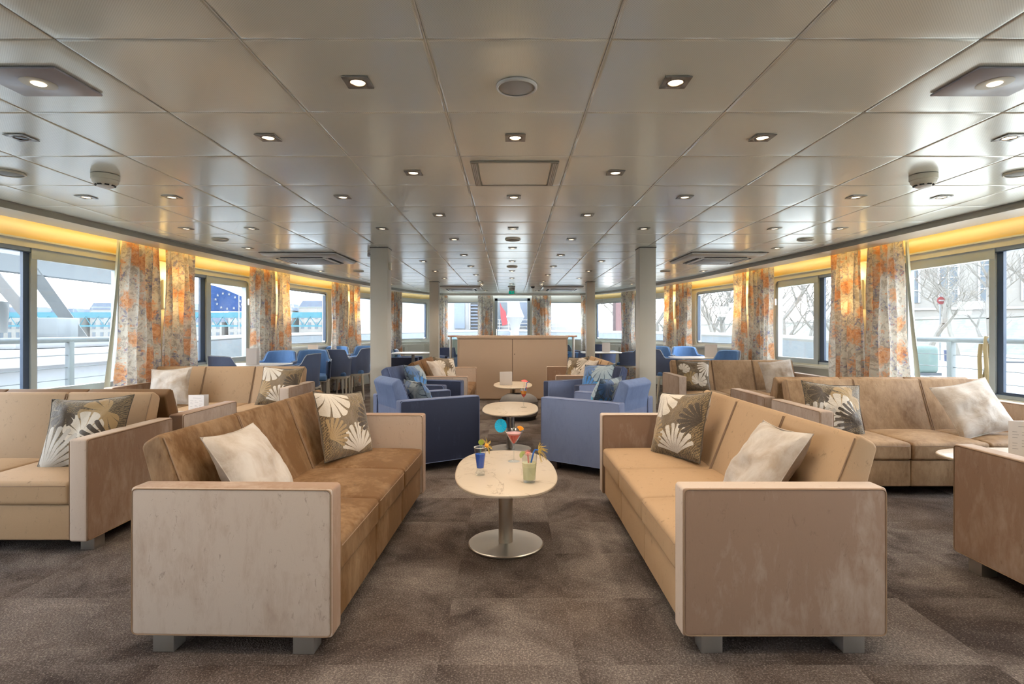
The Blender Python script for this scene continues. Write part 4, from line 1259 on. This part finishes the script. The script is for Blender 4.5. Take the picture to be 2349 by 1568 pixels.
chairs = [   # x, y, facing angle (deg, direction the opening looks)
    (-3.44, 6.93, 60, 'blue shell chair with its back to the camera, nearest left dining table'),
    (-3.50, 8.30, -90, 'blue shell chair facing the camera behind the nearest left dining table'),
    (-3.12, 8.74, -75, 'blue shell chair half hidden behind another at the nearest left dining table'),
    (-2.86, 7.48, 180, 'blue shell chair on the aisle side of the nearest left dining table'),
    (-2.98, 9.32, 100, 'grey blue chair seen from behind between the two left dining tables'),
    (-2.80, 9.95, 178, 'blue shell chair with cream legs in view beside the thick left column'),
    (-3.42, 10.75, -90, 'blue shell chair facing the camera behind the second left dining table'),
    (-2.88, 11.05, -80, 'right one of the two chairs behind the second left dining table'),
    (3.24, 8.60, 205, 'blue shell chair turned half sideways at the nearest right dining table'),
    (3.35, 10.55, -90, 'blue shell chair facing the camera behind the nearest right dining table'),
    (2.88, 10.80, -100, 'left one of the chairs behind the nearest right dining table'),
    (2.68, 9.45, 0, 'dark blue shell chair just right of the thick right column'),
    (2.66, 12.2, 150, 'pale blue chair just left of the thick right column'),
    (2.12, 12.95, 60, 'wide blue chair low behind the far right dining table'),
    (1.50, 13.0, 10, 'blue chair behind the slim right column'),
    (1.18, 11.9, -30, 'blue chair behind the glass panel at the right end of the bar'),
]
for k, (x, y, a, lab) in enumerate(chairs):
    if k == 0:
        dc.location = (x, y, 0); dc.rotation_euler = (0, 0, R(a + 90)); dc['label'] = lab; dc['group'] = GC
    else: dup(dc, (x, y, 0), R(a + 90), lab, group=GC)
dt = thing('dining_table', 'nearest white dining table on the left, a white card on it', 'table', (-3.45, 7.55, 0), 0, 'white dining tables')
m = MB(); rows = []
for (k, z) in ((-.02, .722), (0, .732), (0, .744), (-.004, .749)):
    rows.append([(x * (.42 + k) / .42, y * (.36 + k) / .36, z) for x, y in superellipse(.42, .36, 4.5)])
vs = m.quadgrid(rows, True); m.bm.faces.new(vs[-1]); m.bm.faces.new(list(reversed(vs[0]))); m.build('table_top', 'tabletop_w', dt)
MB().lathe([(.035, .725), (.035, .02)], n=20).build('stem', 'metal_leg', dt)
MB().lathe([(0, 0), (.24, 0), (.24, .012), (.05, .022), (.035, .022)], n=36).build('base', 'metal', dt)
dup(dt, (-3.32, 9.85, 0), R(3), 'second white dining table on the left, beside the thick column')
dup(dt, (3.20, 9.62, 0), 0, 'nearest white dining table on the right, a white card on it')
dup(dt, (1.95, 12.0, 0), 0, 'far white dining table between the two right columns')
dup(dt, (-2.05, 11.7, 0), 0, 'far pale table between the two left columns')
menu(-3.53, 7.42, .7505, R(2), 'blank white card on the nearest left dining table', .165, .22, text=False)
menu(-3.58, 9.82, .7505, R(2), 'blank white card on the second left dining table', .17, .21, text=False)
menu(3.32, 9.50, .7505, R(-4), 'blank white card on the nearest right dining table', .20, .22, text=False)
menu(1.98, 12.0, .7505, R(2), 'blank white card on the far right dining table', .17, .20, text=False)

# ------------------------------------------------------------------ cabinet and bar
t = thing('cabinet', 'wide beige two door cabinet closing the end of the aisle', 'cabinet', (XC + .01, 9.62, 0))
MB().box(-.955, .022, .0, .955, .50, 1.065, .003).build('body', 'laminate', t)
MB().box(-.965, -.006, 1.066, .965, .52, 1.118, .006).build('top', 'laminate', t)
MB().box(-.955, .012, .02, -.927, .024, 1.062).box(.927, .012, .02, .955, .024, 1.062).build('side_strip', 'laminate', t, False)
d1 = MB().box(-.924, .0, .03, -.0035, .02, 1.060, .0015).build('door', 'laminate', t, False)
d2 = MB().box(.0035, .0, .03, .924, .02, 1.060, .0015).build('door', 'laminate', t, False)
MB().tube([(.035, -.002, .80), (.035, .002, .80)], .009, 12).build('keyhole', 'laminate_gap', d2)
MB().box(-.95, .03, 0, .95, .05, .028).build('toe_kick', 'dark', t, False)
for k_ in kids(t):
    pass
MB().box(-.006, .018, .03, .006, .0225, 1.062).build('door_gap', 'laminate_gap', t, False)
MB().box(-.925, .010, 1.060, .925, .0225, 1.066).build('top_gap', 'laminate_gap', t, False)
t = thing('bar_counter', 'polished orange wood bar top with rounded ends behind the cabinet', 'bar', (XC + .01, 10.72, 0))
m = MB(); pl = []
for a in range(-90, 91, 15): pl.append((1.05 + .20 * math.cos(R(a)), .22 * math.sin(R(a)) ))
for a in range(90, 271, 15): pl.append((-1.05 + .20 * math.cos(R(a)), .22 * math.sin(R(a))))
m.prism(pl, 1.085, 1.118, bevel=.005); m.build('bar_top', 'wood', t)
MB().box(-.88, -.16, 0, .88, .14, 1.084).build('body', 'laminate', t, False)
for x in (-1.18, 1.17): MB().tube([(x, -.08, 0), (x, -.08, 1.086)], .024, 14).build('post', 'metal', t)
for sg in (-1, 1):
    m = MB(); rows = []
    for k in range(9):
        a = R(-80 + 100 * k / 8); rows.append([(sg * (.98 + .17 * math.cos(a)), .17 * math.sin(a), .0), (sg * (.98 + .17 * math.cos(a)), .17 * math.sin(a), 1.083)])
    m.quadgrid(rows); m.build('curved_glass', 'glass_panel', t)
# radiator covers under the slanting bow windows
for side, nm in ((-1, 'left'), (1, 'right')):
    pa = Path(W_, side); m = MB(); a, b = pa.ray(908), pa.ray(984)
    strip(m, pa, a, b, .05, .86, -.16, -.01); o = struct('trim_%d' % (4 if side < 0 else 5), m, 'radiator')
    m = MB(); strip(m, pa, a + .12, b - .25, .38, .80, -.175, -.165); m.build('access_panel', 'radiator', o, False)
# ------------------------------------------------------------------ outside
def out_box(mb, x0, y0, z0, x1, y1, z1): mb.box(min(x0, x1), min(y0, y1), min(z0, z1), max(x0, x1), max(y0, y1), max(z0, z1))
g = MB(); g.box(-300, -60, -2.6, -5.9, 300, -2.5); o = g.build('river', 'water', None, False); tag(o, 'pale river water outside the left windows', 'river', kind='stuff')
g = MB(); g.box(9.0, -60, -1.5, 160, 300, -.8); o = g.build('quay', 'o_quay', None, False); tag(o, 'pale paved quay outside the right windows', 'quay', kind='structure')
g = MB()
g.box(-6.0, -6, -.4, -4.75, 10, -.02); g.box(4.8, -6, -.4, 6.05, 10, -.02); g.box(-5.4, 10, -.4, 5.4, 24, -.02)
o = g.build('side_deck', 'o_quay', None, False); tag(o, 'pale blue outer deck running round the lounge', 'deck', kind='structure')
def off_rail(side):
    nm = 'left' if side < 0 else 'right'
    X = -5.55 if side < 0 else 2 * XC + 5.5
    t = thing('deck_railing', 'metal deck railing with thin wires outside the %s windows' % nm, 'railing', (X, 3, 0))
    MB().tube([(0, -5, 1.09), (0, 5.0, 1.09)], .035, 12).build('handrail', 'o_steel', t)
    for k in range(7):
        y = -4.7 + 1.45 * k + .0
        MB().box(-.03, y - .04, -.02, .03, y + .04, 1.07, .006).build('post', 'o_steel', t)
    for z in (.90, .745, .60, .45, .30, .15): MB().tube([(0, -5, z), (0, 5, z)], .006, 6).build('wire', 'o_steel', t)
    # the ship's own bulwark further forward, its near end sloping up
    t = thing('bulwark', 'pale blue ship bulwark rising outside the %s side windows' % nm, 'bulwark', (0, 0, 0))
    sx = -1 if side < 0 else 1
    prof = [(5.5, 8.3, .55), (5.5, 8.9, .86), (5.47, 9.4, 1.0), (5.3, 11.5, 1.05), (4.9, 13.8, 1.08), (4.2, 16.5, 1.10), (3.2, 19.5, 1.12), (1.8, 22.5, 1.15), (.0, 24.2, 1.18)]
    m = MB(); rows = []
    for (x, y, z) in prof:
        x = x + (XC * 2 if side > 0 else 0)
        rows.append([(sx * x, y, -.3), (sx * x, y, z), (sx * (x + .18), y, z), (sx * (x + .25), y, -.3)])
    m.quadgrid(rows, True); m.bm.faces.new([v for v in m.bm.verts][:4]) if False else None
    m.build('plating', 'o_blue', t, False)
    m = MB(); m.tube([(sx * (x + .09), y, z + .03) for x, y, z in prof], .06, 8); m.build('cap_rail', 'o_white', t)
off_rail(-1); off_rail(1)
# golden rope tied over the right rail
t = thing('mooring_rope', 'golden rope slung over the railing outside the right window', 'rope', (5.55, 6.46, 0))
m = MB()
m.tube([(-.02, -.05, .35), (-.045, -.04, .7), (-.05, -.02, 1.0), (-.02, 0, 1.13), (.03, .02, 1.135), (.05, .03, 1.0), (.0, .06, .6), (-.01, .05, .35)], .022, 8)
m.tube([(-.03, .06, .35), (-.04, .07, .9), (-.03, .06, 1.05)], .022, 8); m.build('rope', 'o_rope', t)
# moored white barge beside us, seen low through the left windows
t = thing('moored_barge', 'long white barge moored outside the left windows', 'boat', (-9.5, 8, 0))
MB().box(-2.2, -12, -2.5, 1.6, 9, .62).build('hull', 'o_blue', t, False); MB().box(-2.4, -12.1, .62, 1.8, 9.2, .86, .03).build('deck_edge', 'o_white', t)
MB().box(-1.6, 2, .86, .6, 8, 1.05, .05).build('hatch_cover', 'o_white', t)
MB().box(-1.2, 4.4, 1.05, -.6, 5.0, 1.5, .03).build('vent_box', 'o_grey', t)
MB().lathe([(0, 0), (.42, .0), (.50, .2), (.46, .5), (.2, .7), (0, .72)], (.2, 7.4, 1.05), n=20).build('white_drum', 'o_white', t)
# glass and steel pontoon building with slanting struts
t = thing('pontoon_building', 'white glass fronted building with slanting steel struts outside the near left window', 'building', (-13.5, 14, 0))
def beam(a, b, w, mat, nm='strut'):
    a, b = Vector(a), Vector(b); MB().tube([a, b], w, 4).build(nm, mat, t, False)
MB().box(-6, -9, 4.0, 1.2, 9.5, 4.9, .05).build('roof', 'o_white', t); MB().box(-.2, -9, 3.55, .6, 8.6, 3.80).build('roof_edge', 'o_grey', t, False)
MB().box(.1, -9, 2.75, .5, 7.4, 3.2).build('crossbeam', 'o_steel', t, False)
for k, y in enumerate((-5.2, -1.4, 2.4, 6.2)):
    beam((.3, y - 3.0, -.3), (.3, y - 6.4, 3.0), .19, 'o_white'); beam((.3, y + 1.9, -.3), (.3, y - 1.2, 3.0), .22, 'o_grey')
MB().box(-6, -9, -.5, .2, 9.3, -.2).build('floor_slab', 'o_white', t, False)
m = MB(); m.box(.02, -9, -.2, .05, 9.2, 4.0); m.build('glass_wall', 'glass', t, False)
MB().lathe([(0, 0), (.75, 0), (.8, .85), (0, .85)], (-.9, .8, 1.15), n=28).build('round_counter', 'o_white', t)
MB().lathe([(0, -.2), (.3, -.2), (.3, 1.15), (0, 1.15)], (-.9, .8, 0), n=20).build('counter_foot', 'o_grey', t)
# European flag on its pole
t = thing('flag', 'blue flag with a ring of stars waving on a thin pole outside the left window', 'flag', (-11.13, 23.0, 0))
m = MB(); G = []
def flagpt(u, v):
    x = -1.45 + u * 2.3; z = 3.10 - v * 1.15 - u * .62 - .10 * math.sin(u * 5) * (1 - v * .5)
    if v > .99: pass
    z = (3.15 - .85 * u ** 1.2) * (1 - v) + (2.02 - .0 * u) * v
    return (x - .06 * v, .12 * math.sin(u * 7 + v), z)
G = [[flagpt(i / 16, j / 8) for i in range(17)] for j in range(9)]
m.quadgrid(G); m.build('cloth', 'o_flag', t)
m = MB()
for k in range(12):
    a = 2 * PI * k / 12; u, v = .42 + .26 * math.cos(a), .52 + .36 * math.sin(a); p = flagpt(u, v)
    Mx = Matrix.Translation((p[0], p[1] - .04, p[2])) @ Matrix.Rotation(PI / 2, 4, 'X')
    m.prism([((.062 if q % 2 == 0 else .026) * math.sin(PI * q / 5), (.062 if q % 2 == 0 else .026) * math.cos(PI * q / 5)) for q in range(10)], -.01, .01, M_=Mx)
m.build('stars', 'o_white', t, False)
MB().tube([(-.05, -.12, -.3), (-.05, -.12, 4.2)], .022, 8).build('pole', 'o_white', t)
# teal lattice bridge
t = thing('bridge', 'turquoise lattice girder bridge crossing the river behind the flag', 'bridge', (-40, 90, 0))
MB().box(-75, -1.0, 3.35, 36, 1.0, 4.2).build('deck', 'o_teal', t, False)
m = MB()
for k in range(56):
    x = -75 + k * 2.0; m.tube([(x, -1.1, 2.0), (x + 1, -1.1, 3.5), (x + 2, -1.1, 2.0)], .09, 4)
m.box(-75, -1.25, 1.9, 36, -.95, 2.15); m.build('lattice', 'o_teal', t, False)
m = MB()
for k in range(38): m.tube([(-75 + k * 3, -1, 4.2), (-75 + k * 3, -1, 5.0)], .05, 4)
m.tube([(-75, -1, 5.0), (36, -1, 5.0)], .06, 4); m.build('parapet', 'o_grey', t, False)
for x in (-48, -16, 14): MB().box(x - 1.6, -2, -2.5, x + 1.6, 2, 2.0).build('pier', 'o_stone', t, False)
# hill town and quays across the river
rnd = random.Random(11)
for k in range(20):
    x = -190 + k * 9.2 + rnd.uniform(-.3, .3); w = rnd.uniform(3.4, 4.2); h = rnd.uniform(5.5, 9.5); y = 150 + rnd.uniform(-2, 2) - max(0, 8 - k) * 6
    t = thing('town_house', 'x', 'building', (x, y, -2), group='pale town houses across the river')
    t['label'] = 'pale town house across the river, %s from the left along the bank' % ordn[min(k, 19)]
    MB().box(-w, -4, 0, w, 4, h).build('wall', 'o_stone', t, False)
    MB().prism([(-w - .2, h), (w + .2, h), (w - 1, h + 1.8), (-w + 1, h + 1.8)], -4.1, 4.1, M_=Matrix.Rotation(PI / 2, 4, 'X')).build('roof', 'o_slate', t, False)
    m = MB()
    nf = int(h / 2.6)
    for i in range(4):
        for j in range(nf):
            cx_ = -w + (i + .5) * w / 2; m.box(cx_ - .42, -4.06, 1.2 + j * 2.6, cx_ + .42, -3.98, 2.9 + j * 2.6)
    m.build('windows', 'o_win', t, False)
t = thing('domed_hall', 'large building with a blue slate dome far beyond the bridge', 'building', (-64, 185, 0))
MB().box(-16, -8, -2, 16, 8, 13).build('wall', 'o_white', t, False); MB().lathe([(9, 13), (9, 16), (8.5, 20), (6.5, 25), (3, 29), (0, 30)], (10, 0, 0), n=28).build('dome', 'o_slate', t)
# quay side on the right: stone retaining wall, museum-like building, parked things, bare trees
t = thing('quay_wall', 'long sloping stone retaining wall behind the quay', 'stone wall', (0, 0, 0))
m = MB(); rows = []
for (x, y) in ((30, 5), (42, 40), (44, 62), (40, 100), (30, 160)):
    rows.append([(x, y, -.8), (x + 2.5, y + .6, 2.5), (x + 3.6, y + .8, 2.5), (x + 6, y + 1.0, -.8)])
m.quadgrid(rows, True); m.build('stonework', 'quay_wall', t, False)
m = MB(); rows = []
for (x, y) in ((30, 5), (42, 40), (44, 62), (40, 100), (30, 160)):
    rows.append([(x + 2.4, y + .6, 2.5), (x + 2.4, y + .6, 2.8), (x + 3.0, y + .8, 2.8), (x + 3.0, y + .8, 2.5)])
m.quadgrid(rows, True); m.build('coping', 'o_stone', t, False)
t = thing('stone_building', 'pale stone building with tall arched windows behind the bare trees', 'building', (63, 70, 2.0), R(-32))
MB().box(-17, 0, -2, 17, 8, 11.5).build('wall', 'o_stone', t, False)
MB().box(-17.4, -.4, 11.5, 17.4, 8, 12.2).box(-17.2, -.25, 2.0, 17.2, 0, 2.3).build('cornice', 'o_white', t, False)
MB().prism([(-17, 12.2), (17, 12.2), (14, 16), (-14, 16)], -7.5, 0, M_=Matrix.Rotation(PI / 2, 4, 'X')).build('roof', 'o_slate', t, False)
for k in range(8):
    x = -14.5 + k * 4.15
    o = MB().box(x - .95, -.12, 3.0, x + .95, .05, 8.4).build('window', 'o_win', t, False)
    m = MB(); m.box(x - .06, -.2, 3.0, x + .06, -.1, 8.4)
    for z in (4.6, 6.2, 7.6): m.box(x - .95, -.2, z, x + .95, -.1, z + .12)
    m.box(x - 1.25, -.25, 8.4, x + 1.25, .0, 8.8); m.box(x - 1.15, -.22, 3, x - .92, .0, 8.4); m.box(x + .92, -.22, 3, x + 1.15, .0, 8.4); m.build('glazing_bars', 'o_white', o, False)
def at_px(px, py, d): return Vector(((px - CX) * d / F, d, CAMZ - (py - HY) * d / F))
p = at_px(2158, 689, 38)
t = thing('road_sign', 'round red no entry sign on a thin pole on the quay', 'sign', (p.x, p.y, -.8))
MB().tube([(0, .05, 0), (0, .05, p.z + 1.0)], .05, 6).build('pole', 'o_grey', t)
h = p.z + .8
MB().tube([(0, 0, h), (0, -.04, h)], .26, 20).build('disc', 'o_red', t); MB().box(-.18, -.06, h - .05, .18, -.042, h + .05).build('bar', 'o_white', t, False)
t = thing('lamp_post', 'slim grey lamp post on the quay beside the nearest right curtain', 'lamp post', (21.7, 30, -.8))
MB().tube([(0, 0, 0), (0, 0, 5.4)], .07, 8, r1=.05).build('pole', 'o_slate', t); MB().lathe([(0, 5.4), (.14, 5.45), (.2, 5.9), (.1, 6.1), (0, 6.3)], n=10).build('lantern', 'o_slate', t)
t = thing('quay_container', 'rounded grey green container standing on the quay', 'container', (18.6, 25.6, -.8))
MB().soft(-.75, -.6, .05, .75, .6, 1.35, .22, n=2).build('shell', 'o_green', t)
MB().box(-.78, -.63, 0, .78, .63, .12).build('base', 'o_dark', t, False)
for k, (px, d, lab) in enumerate(((2177, 32, 'small dark blue litter bin on the quay beyond the railing'), (1906, 30, 'dark litter bin on the quay seen past the window mullion'))):
    t = thing('litter_bin', lab, 'litter bin', ((px - CX) * d / F, d, -.8))
    MB().lathe([(.22, .25), (.25, .9), (.2, .92), (0, .92)], n=16).build('bin', 'o_bin', t); MB().tube([(0, 0, 0), (0, 0, .3)], .05, 8).build('post', 'o_grey', t)
t = thing('quay_bench', 'low dark bench on the quay near the right picture edge', 'bench', (25.2, 27.5, -.8), R(-20))
MB().box(-1.3, -.25, .42, 1.3, .25, .50, .01).build('seat', 'o_dark', t, False)
for x in (-.9, .9): MB().box(x - .1, -.2, 0, x + .1, .2, .42).build('leg', 'o_dark', t, False)
t = thing('mooring_mast', 'rust maroon mooring mast rising outside the far right bow window', 'mast', (6.9, 34, -.8))
MB().box(-.55, -.5, 0, .55, .5, 12).build('mast', 'o_maroon', t, False)
m = MB()
for k in range(20): m.box(.55, -.6, 4.3 + k * .25, .72, -.5, 4.42 + k * .25)
m.build('ladder_rungs', 'o_dark', t, False)
# bare trees
def tree_mesh(seed, h=9.0):
    rnd = random.Random(seed); m = MB()
    def grow(p, d, l, r, depth):
        pts = [p]; q = p; dd = d.copy(); n = 3
        for i in range(n):
            dd = (dd + Vector((rnd.uniform(-.2, .2), rnd.uniform(-.2, .2), rnd.uniform(-.04, .14)))).normalized()
            q = q + dd * l / n; pts.append(q)
        m.tube(pts, r, 5 if depth < 2 else 3, caps=False, r1=r * .6)
        if depth >= 5: return
        for k in range(3 if depth < 3 else 3):
            a = rnd.uniform(0, 2 * PI); sp_ = rnd.uniform(.35, .85)
            sd = Vector((math.cos(a), math.sin(a), 0)); nd = (dd * (1 - sp_ * .5) + sd * sp_ + Vector((0, 0, .12))).normalized()
            st = pts[-1] if k < 2 else pts[rnd.choice((1, 2))]
            grow(st, nd, l * rnd.uniform(.62, .82), r * .55, depth + 1)
    grow(Vector((0, 0, 0)), Vector((rnd.uniform(-.1, .1), rnd.uniform(-.1, .1), 1)), h * .27, .20, 0)
    return m
protos = []
tl = [(31, 33, 1.25, 0, 'big bare tree filling the nearest right window pane'), (26, 30, 1.1, 1, 'bare tree just left of the big one by the right picture edge'), (37, 46, 1.25, 2, 'bare tree in front of the stone building'),
      (20.5, 36, 1.1, 0, 'bare tree seen through the second right window, camera side'), (18.5, 38, 1.15, 1, 'bare tree in the middle of the second right window'), (26, 48, 1.2, 2, 'bare tree behind the second right window mullion'),
      (15.8, 42, 1.1, 2, 'bare tree filling the third right window'), (18.5, 52, 1.3, 0, 'bare tree behind the one in the third right window'), (12.6, 48, 1.1, 1, 'bare tree seen past the third right curtain'),
      (12.0, 56, 1.2, 0, 'bare tree in the bow window on the right'), (9.5, 60, 1.2, 2, 'bare tree on the left part of the right bow window'), (6.2, 74, 1.3, 1, 'bare tree beyond the right front window'),
      (23, 60, 1.4, 1, 'tall far bare tree behind the quay row'), (15, 70, 1.4, 2, 'far bare tree closing the quay row'), (31, 58, 1.4, 0, 'far bare tree left of the stone building'), (8, 78, 1.5, 1, 'farthest bare tree at the end of the quay'),
      (21.5, 44, 1.15, 1, 'slender bare tree standing in the quay row'), (18.2, 47.5, 1.1, 0, 'leaning bare tree in the middle of the quay row'), (11.0, 50, 1.1, 1, 'short bare tree near the bow'), (28.5, 38, 1.1, 2, 'bare tree between the container and the bench')]
for k, (x, y, s_, v, lab) in enumerate(tl):
    if v >= len(protos) and len(protos) <= v:
        pass
    while len(protos) <= v:
        protos.append(None)
    if protos[v] is None:
        o = tree_mesh(v + 5).build('bare_tree', 'bark', None, True); protos[v] = o
    else:
        o = protos[v].copy(); COL.objects.link(o)
    o.location = (x, y, -.8); o.rotation_euler = (0, 0, k * 1.7); o.scale = (s_, s_, s_)
    tag(o, lab, 'tree', 'bare trees along the quay')
# white ship moored ahead, seen through the front windows
t = thing('moored_ship', 'big white ship with doors, stairs and decks moored ahead of the bow', 'ship', (0, 32, 0))
MB().box(-9, 0, -2.5, 5.4, 12, 1.25).build('hull', 'o_white', t, False)
MB().box(-9, 1.0, 1.25, 5.2, 12, 3.9).build('deckhouse', 'o_white', t, False); MB().box(-9.2, .2, 3.9, 4.6, 12, 4.25).build('upper_deck', 'o_white', t, False); MB().box(-6, 3, 4.25, 3.2, 12, 7.2).build('wheelhouse', 'o_white', t, False)
for (x0, x1, z0, z1, mt, nm) in ((-3.3, -2.7, 1.35, 3.2, 'o_door', 'door'), (1.95, 2.35, 1.35, 3.1, 'o_door', 'door'), (-1.72, -1.25, 1.3, 2.9, 'o_slate', 'doorway'), (-.95, -.2, 1.6, 2.9, 'o_win', 'window'), (.35, 1.25, 1.5, 2.9, 'o_slate', 'window')):
    MB().box(x0, .9, z0, x1, 1.02, z1).build(nm, mt, t, False)
m = MB()
for k in range(9): m.box(-2.35, .72 - k * .0, 1.35 + k * .19, -1.85, .98, 1.43 + k * .19)
m.build('stair_treads', 'o_slate', t, False)
MB().box(-2.42, .7, 1.3, -2.36, 1.0, 3.1).box(-1.84, .7, 1.3, -1.78, 1.0, 3.1).build('stair_side', 'o_white', t, False)
m = MB()
for z in (1.45, 1.65, 1.85): m.tube([(-1.2, .35, z), (3.2, .35, z)], .02, 6)
for k in range(9): m.tube([(-1.2 + k * .55, .35, 1.2), (-1.2 + k * .55, .35, 1.88)], .02, 6)
m.build('deck_rail', 'o_white', t, False)
m = MB()
for x in (-1.1, -.55, .3, .85, 1.4):
    for z in (4.6, 5.1, 5.6): m.box(x, 2.9, z, x + .3, 3.0, z + .28)
for x in (-.9, .2, .9): m.box(x, .6, 1.3, x + .35, .9, 1.5)
m.build('dark_fittings', 'o_slate', t, False)
m = MB(); m.prism([(0, 2.9), (.12, 2.6), (.35, 2.3), (.45, 1.6), (.15, 1.5), (.05, 2.0)], 0, .02, M_=Matrix.Translation((-.62, .30, 0)) @ Matrix.Rotation(PI / 2, 4, 'X')); m.build('red_flag', 'o_red', t, False)
m = MB(); m.prism([(0, 2.85), (.18, 2.5), (.3, 1.9), (.1, 1.55), (.0, 2.0)], 0, .02, M_=Matrix.Translation((1.0, .30, 0)) @ Matrix.Rotation(PI / 2, 4, 'X')); m.build('pale_flag', 'o_white', t, False)
# our own bow gear: white winch tower and a tyre as fender
t = thing('bow_winch', 'white hooded winch post standing on the bow in front of the door', 'winch', (.18, 21.0, -.02))
MB().lathe([(0, 0), (.16, 0), (.14, 1.2), (.20, 1.5), (.34, 1.75), (.20, 2.1), (.10, 2.55), (0, 2.65)], n=20).build('body', 'o_white', t)
t = thing('tyre_fender', 'dark tyre fender leaning on the bow outside the front door', 'fender', (-.95, 20.4, .62), rot=(PI / 2, 0, 0))
m = MB(); m.tube([(.42 * math.cos(2 * PI * k / 24), .42 * math.sin(2 * PI * k / 24), 0) for k in range(25)], .10, 8, caps=False); m.build('ring', 'o_dark', t)

# ------------------------------------------------------------------ daylight
w = bpy.data.worlds.new('overcast_sky'); scene.world = w; w.use_nodes = True
nt = w.node_tree; nt.nodes.clear()
wo = nt.nodes.new('ShaderNodeOutputWorld'); bg = nt.nodes.new('ShaderNodeBackground')
tc = nt.nodes.new('ShaderNodeTexCoord'); sp = nt.nodes.new('ShaderNodeSeparateXYZ'); mr = nt.nodes.new('ShaderNodeMapRange'); mx = nt.nodes.new('ShaderNodeMix'); mx.data_type = 'RGBA'
nt.links.new(tc.outputs['Generated'], sp.inputs[0]); nt.links.new(sp.outputs[2], mr.inputs[0]); mr.inputs[1].default_value = 0.0; mr.inputs[2].default_value = .6
nt.links.new(mr.outputs[0], mx.inputs[0]); mx.inputs[6].default_value = (1.0, .985, .965, 1); mx.inputs[7].default_value = (.80, .92, 1.06, 1)
nt.links.new(mx.outputs[2], bg.inputs[0]); bg.inputs[1].default_value = 6.0
nt.links.new(bg.outputs[0], wo.inputs[0])
try: w.cycles_visibility
except Exception: pass
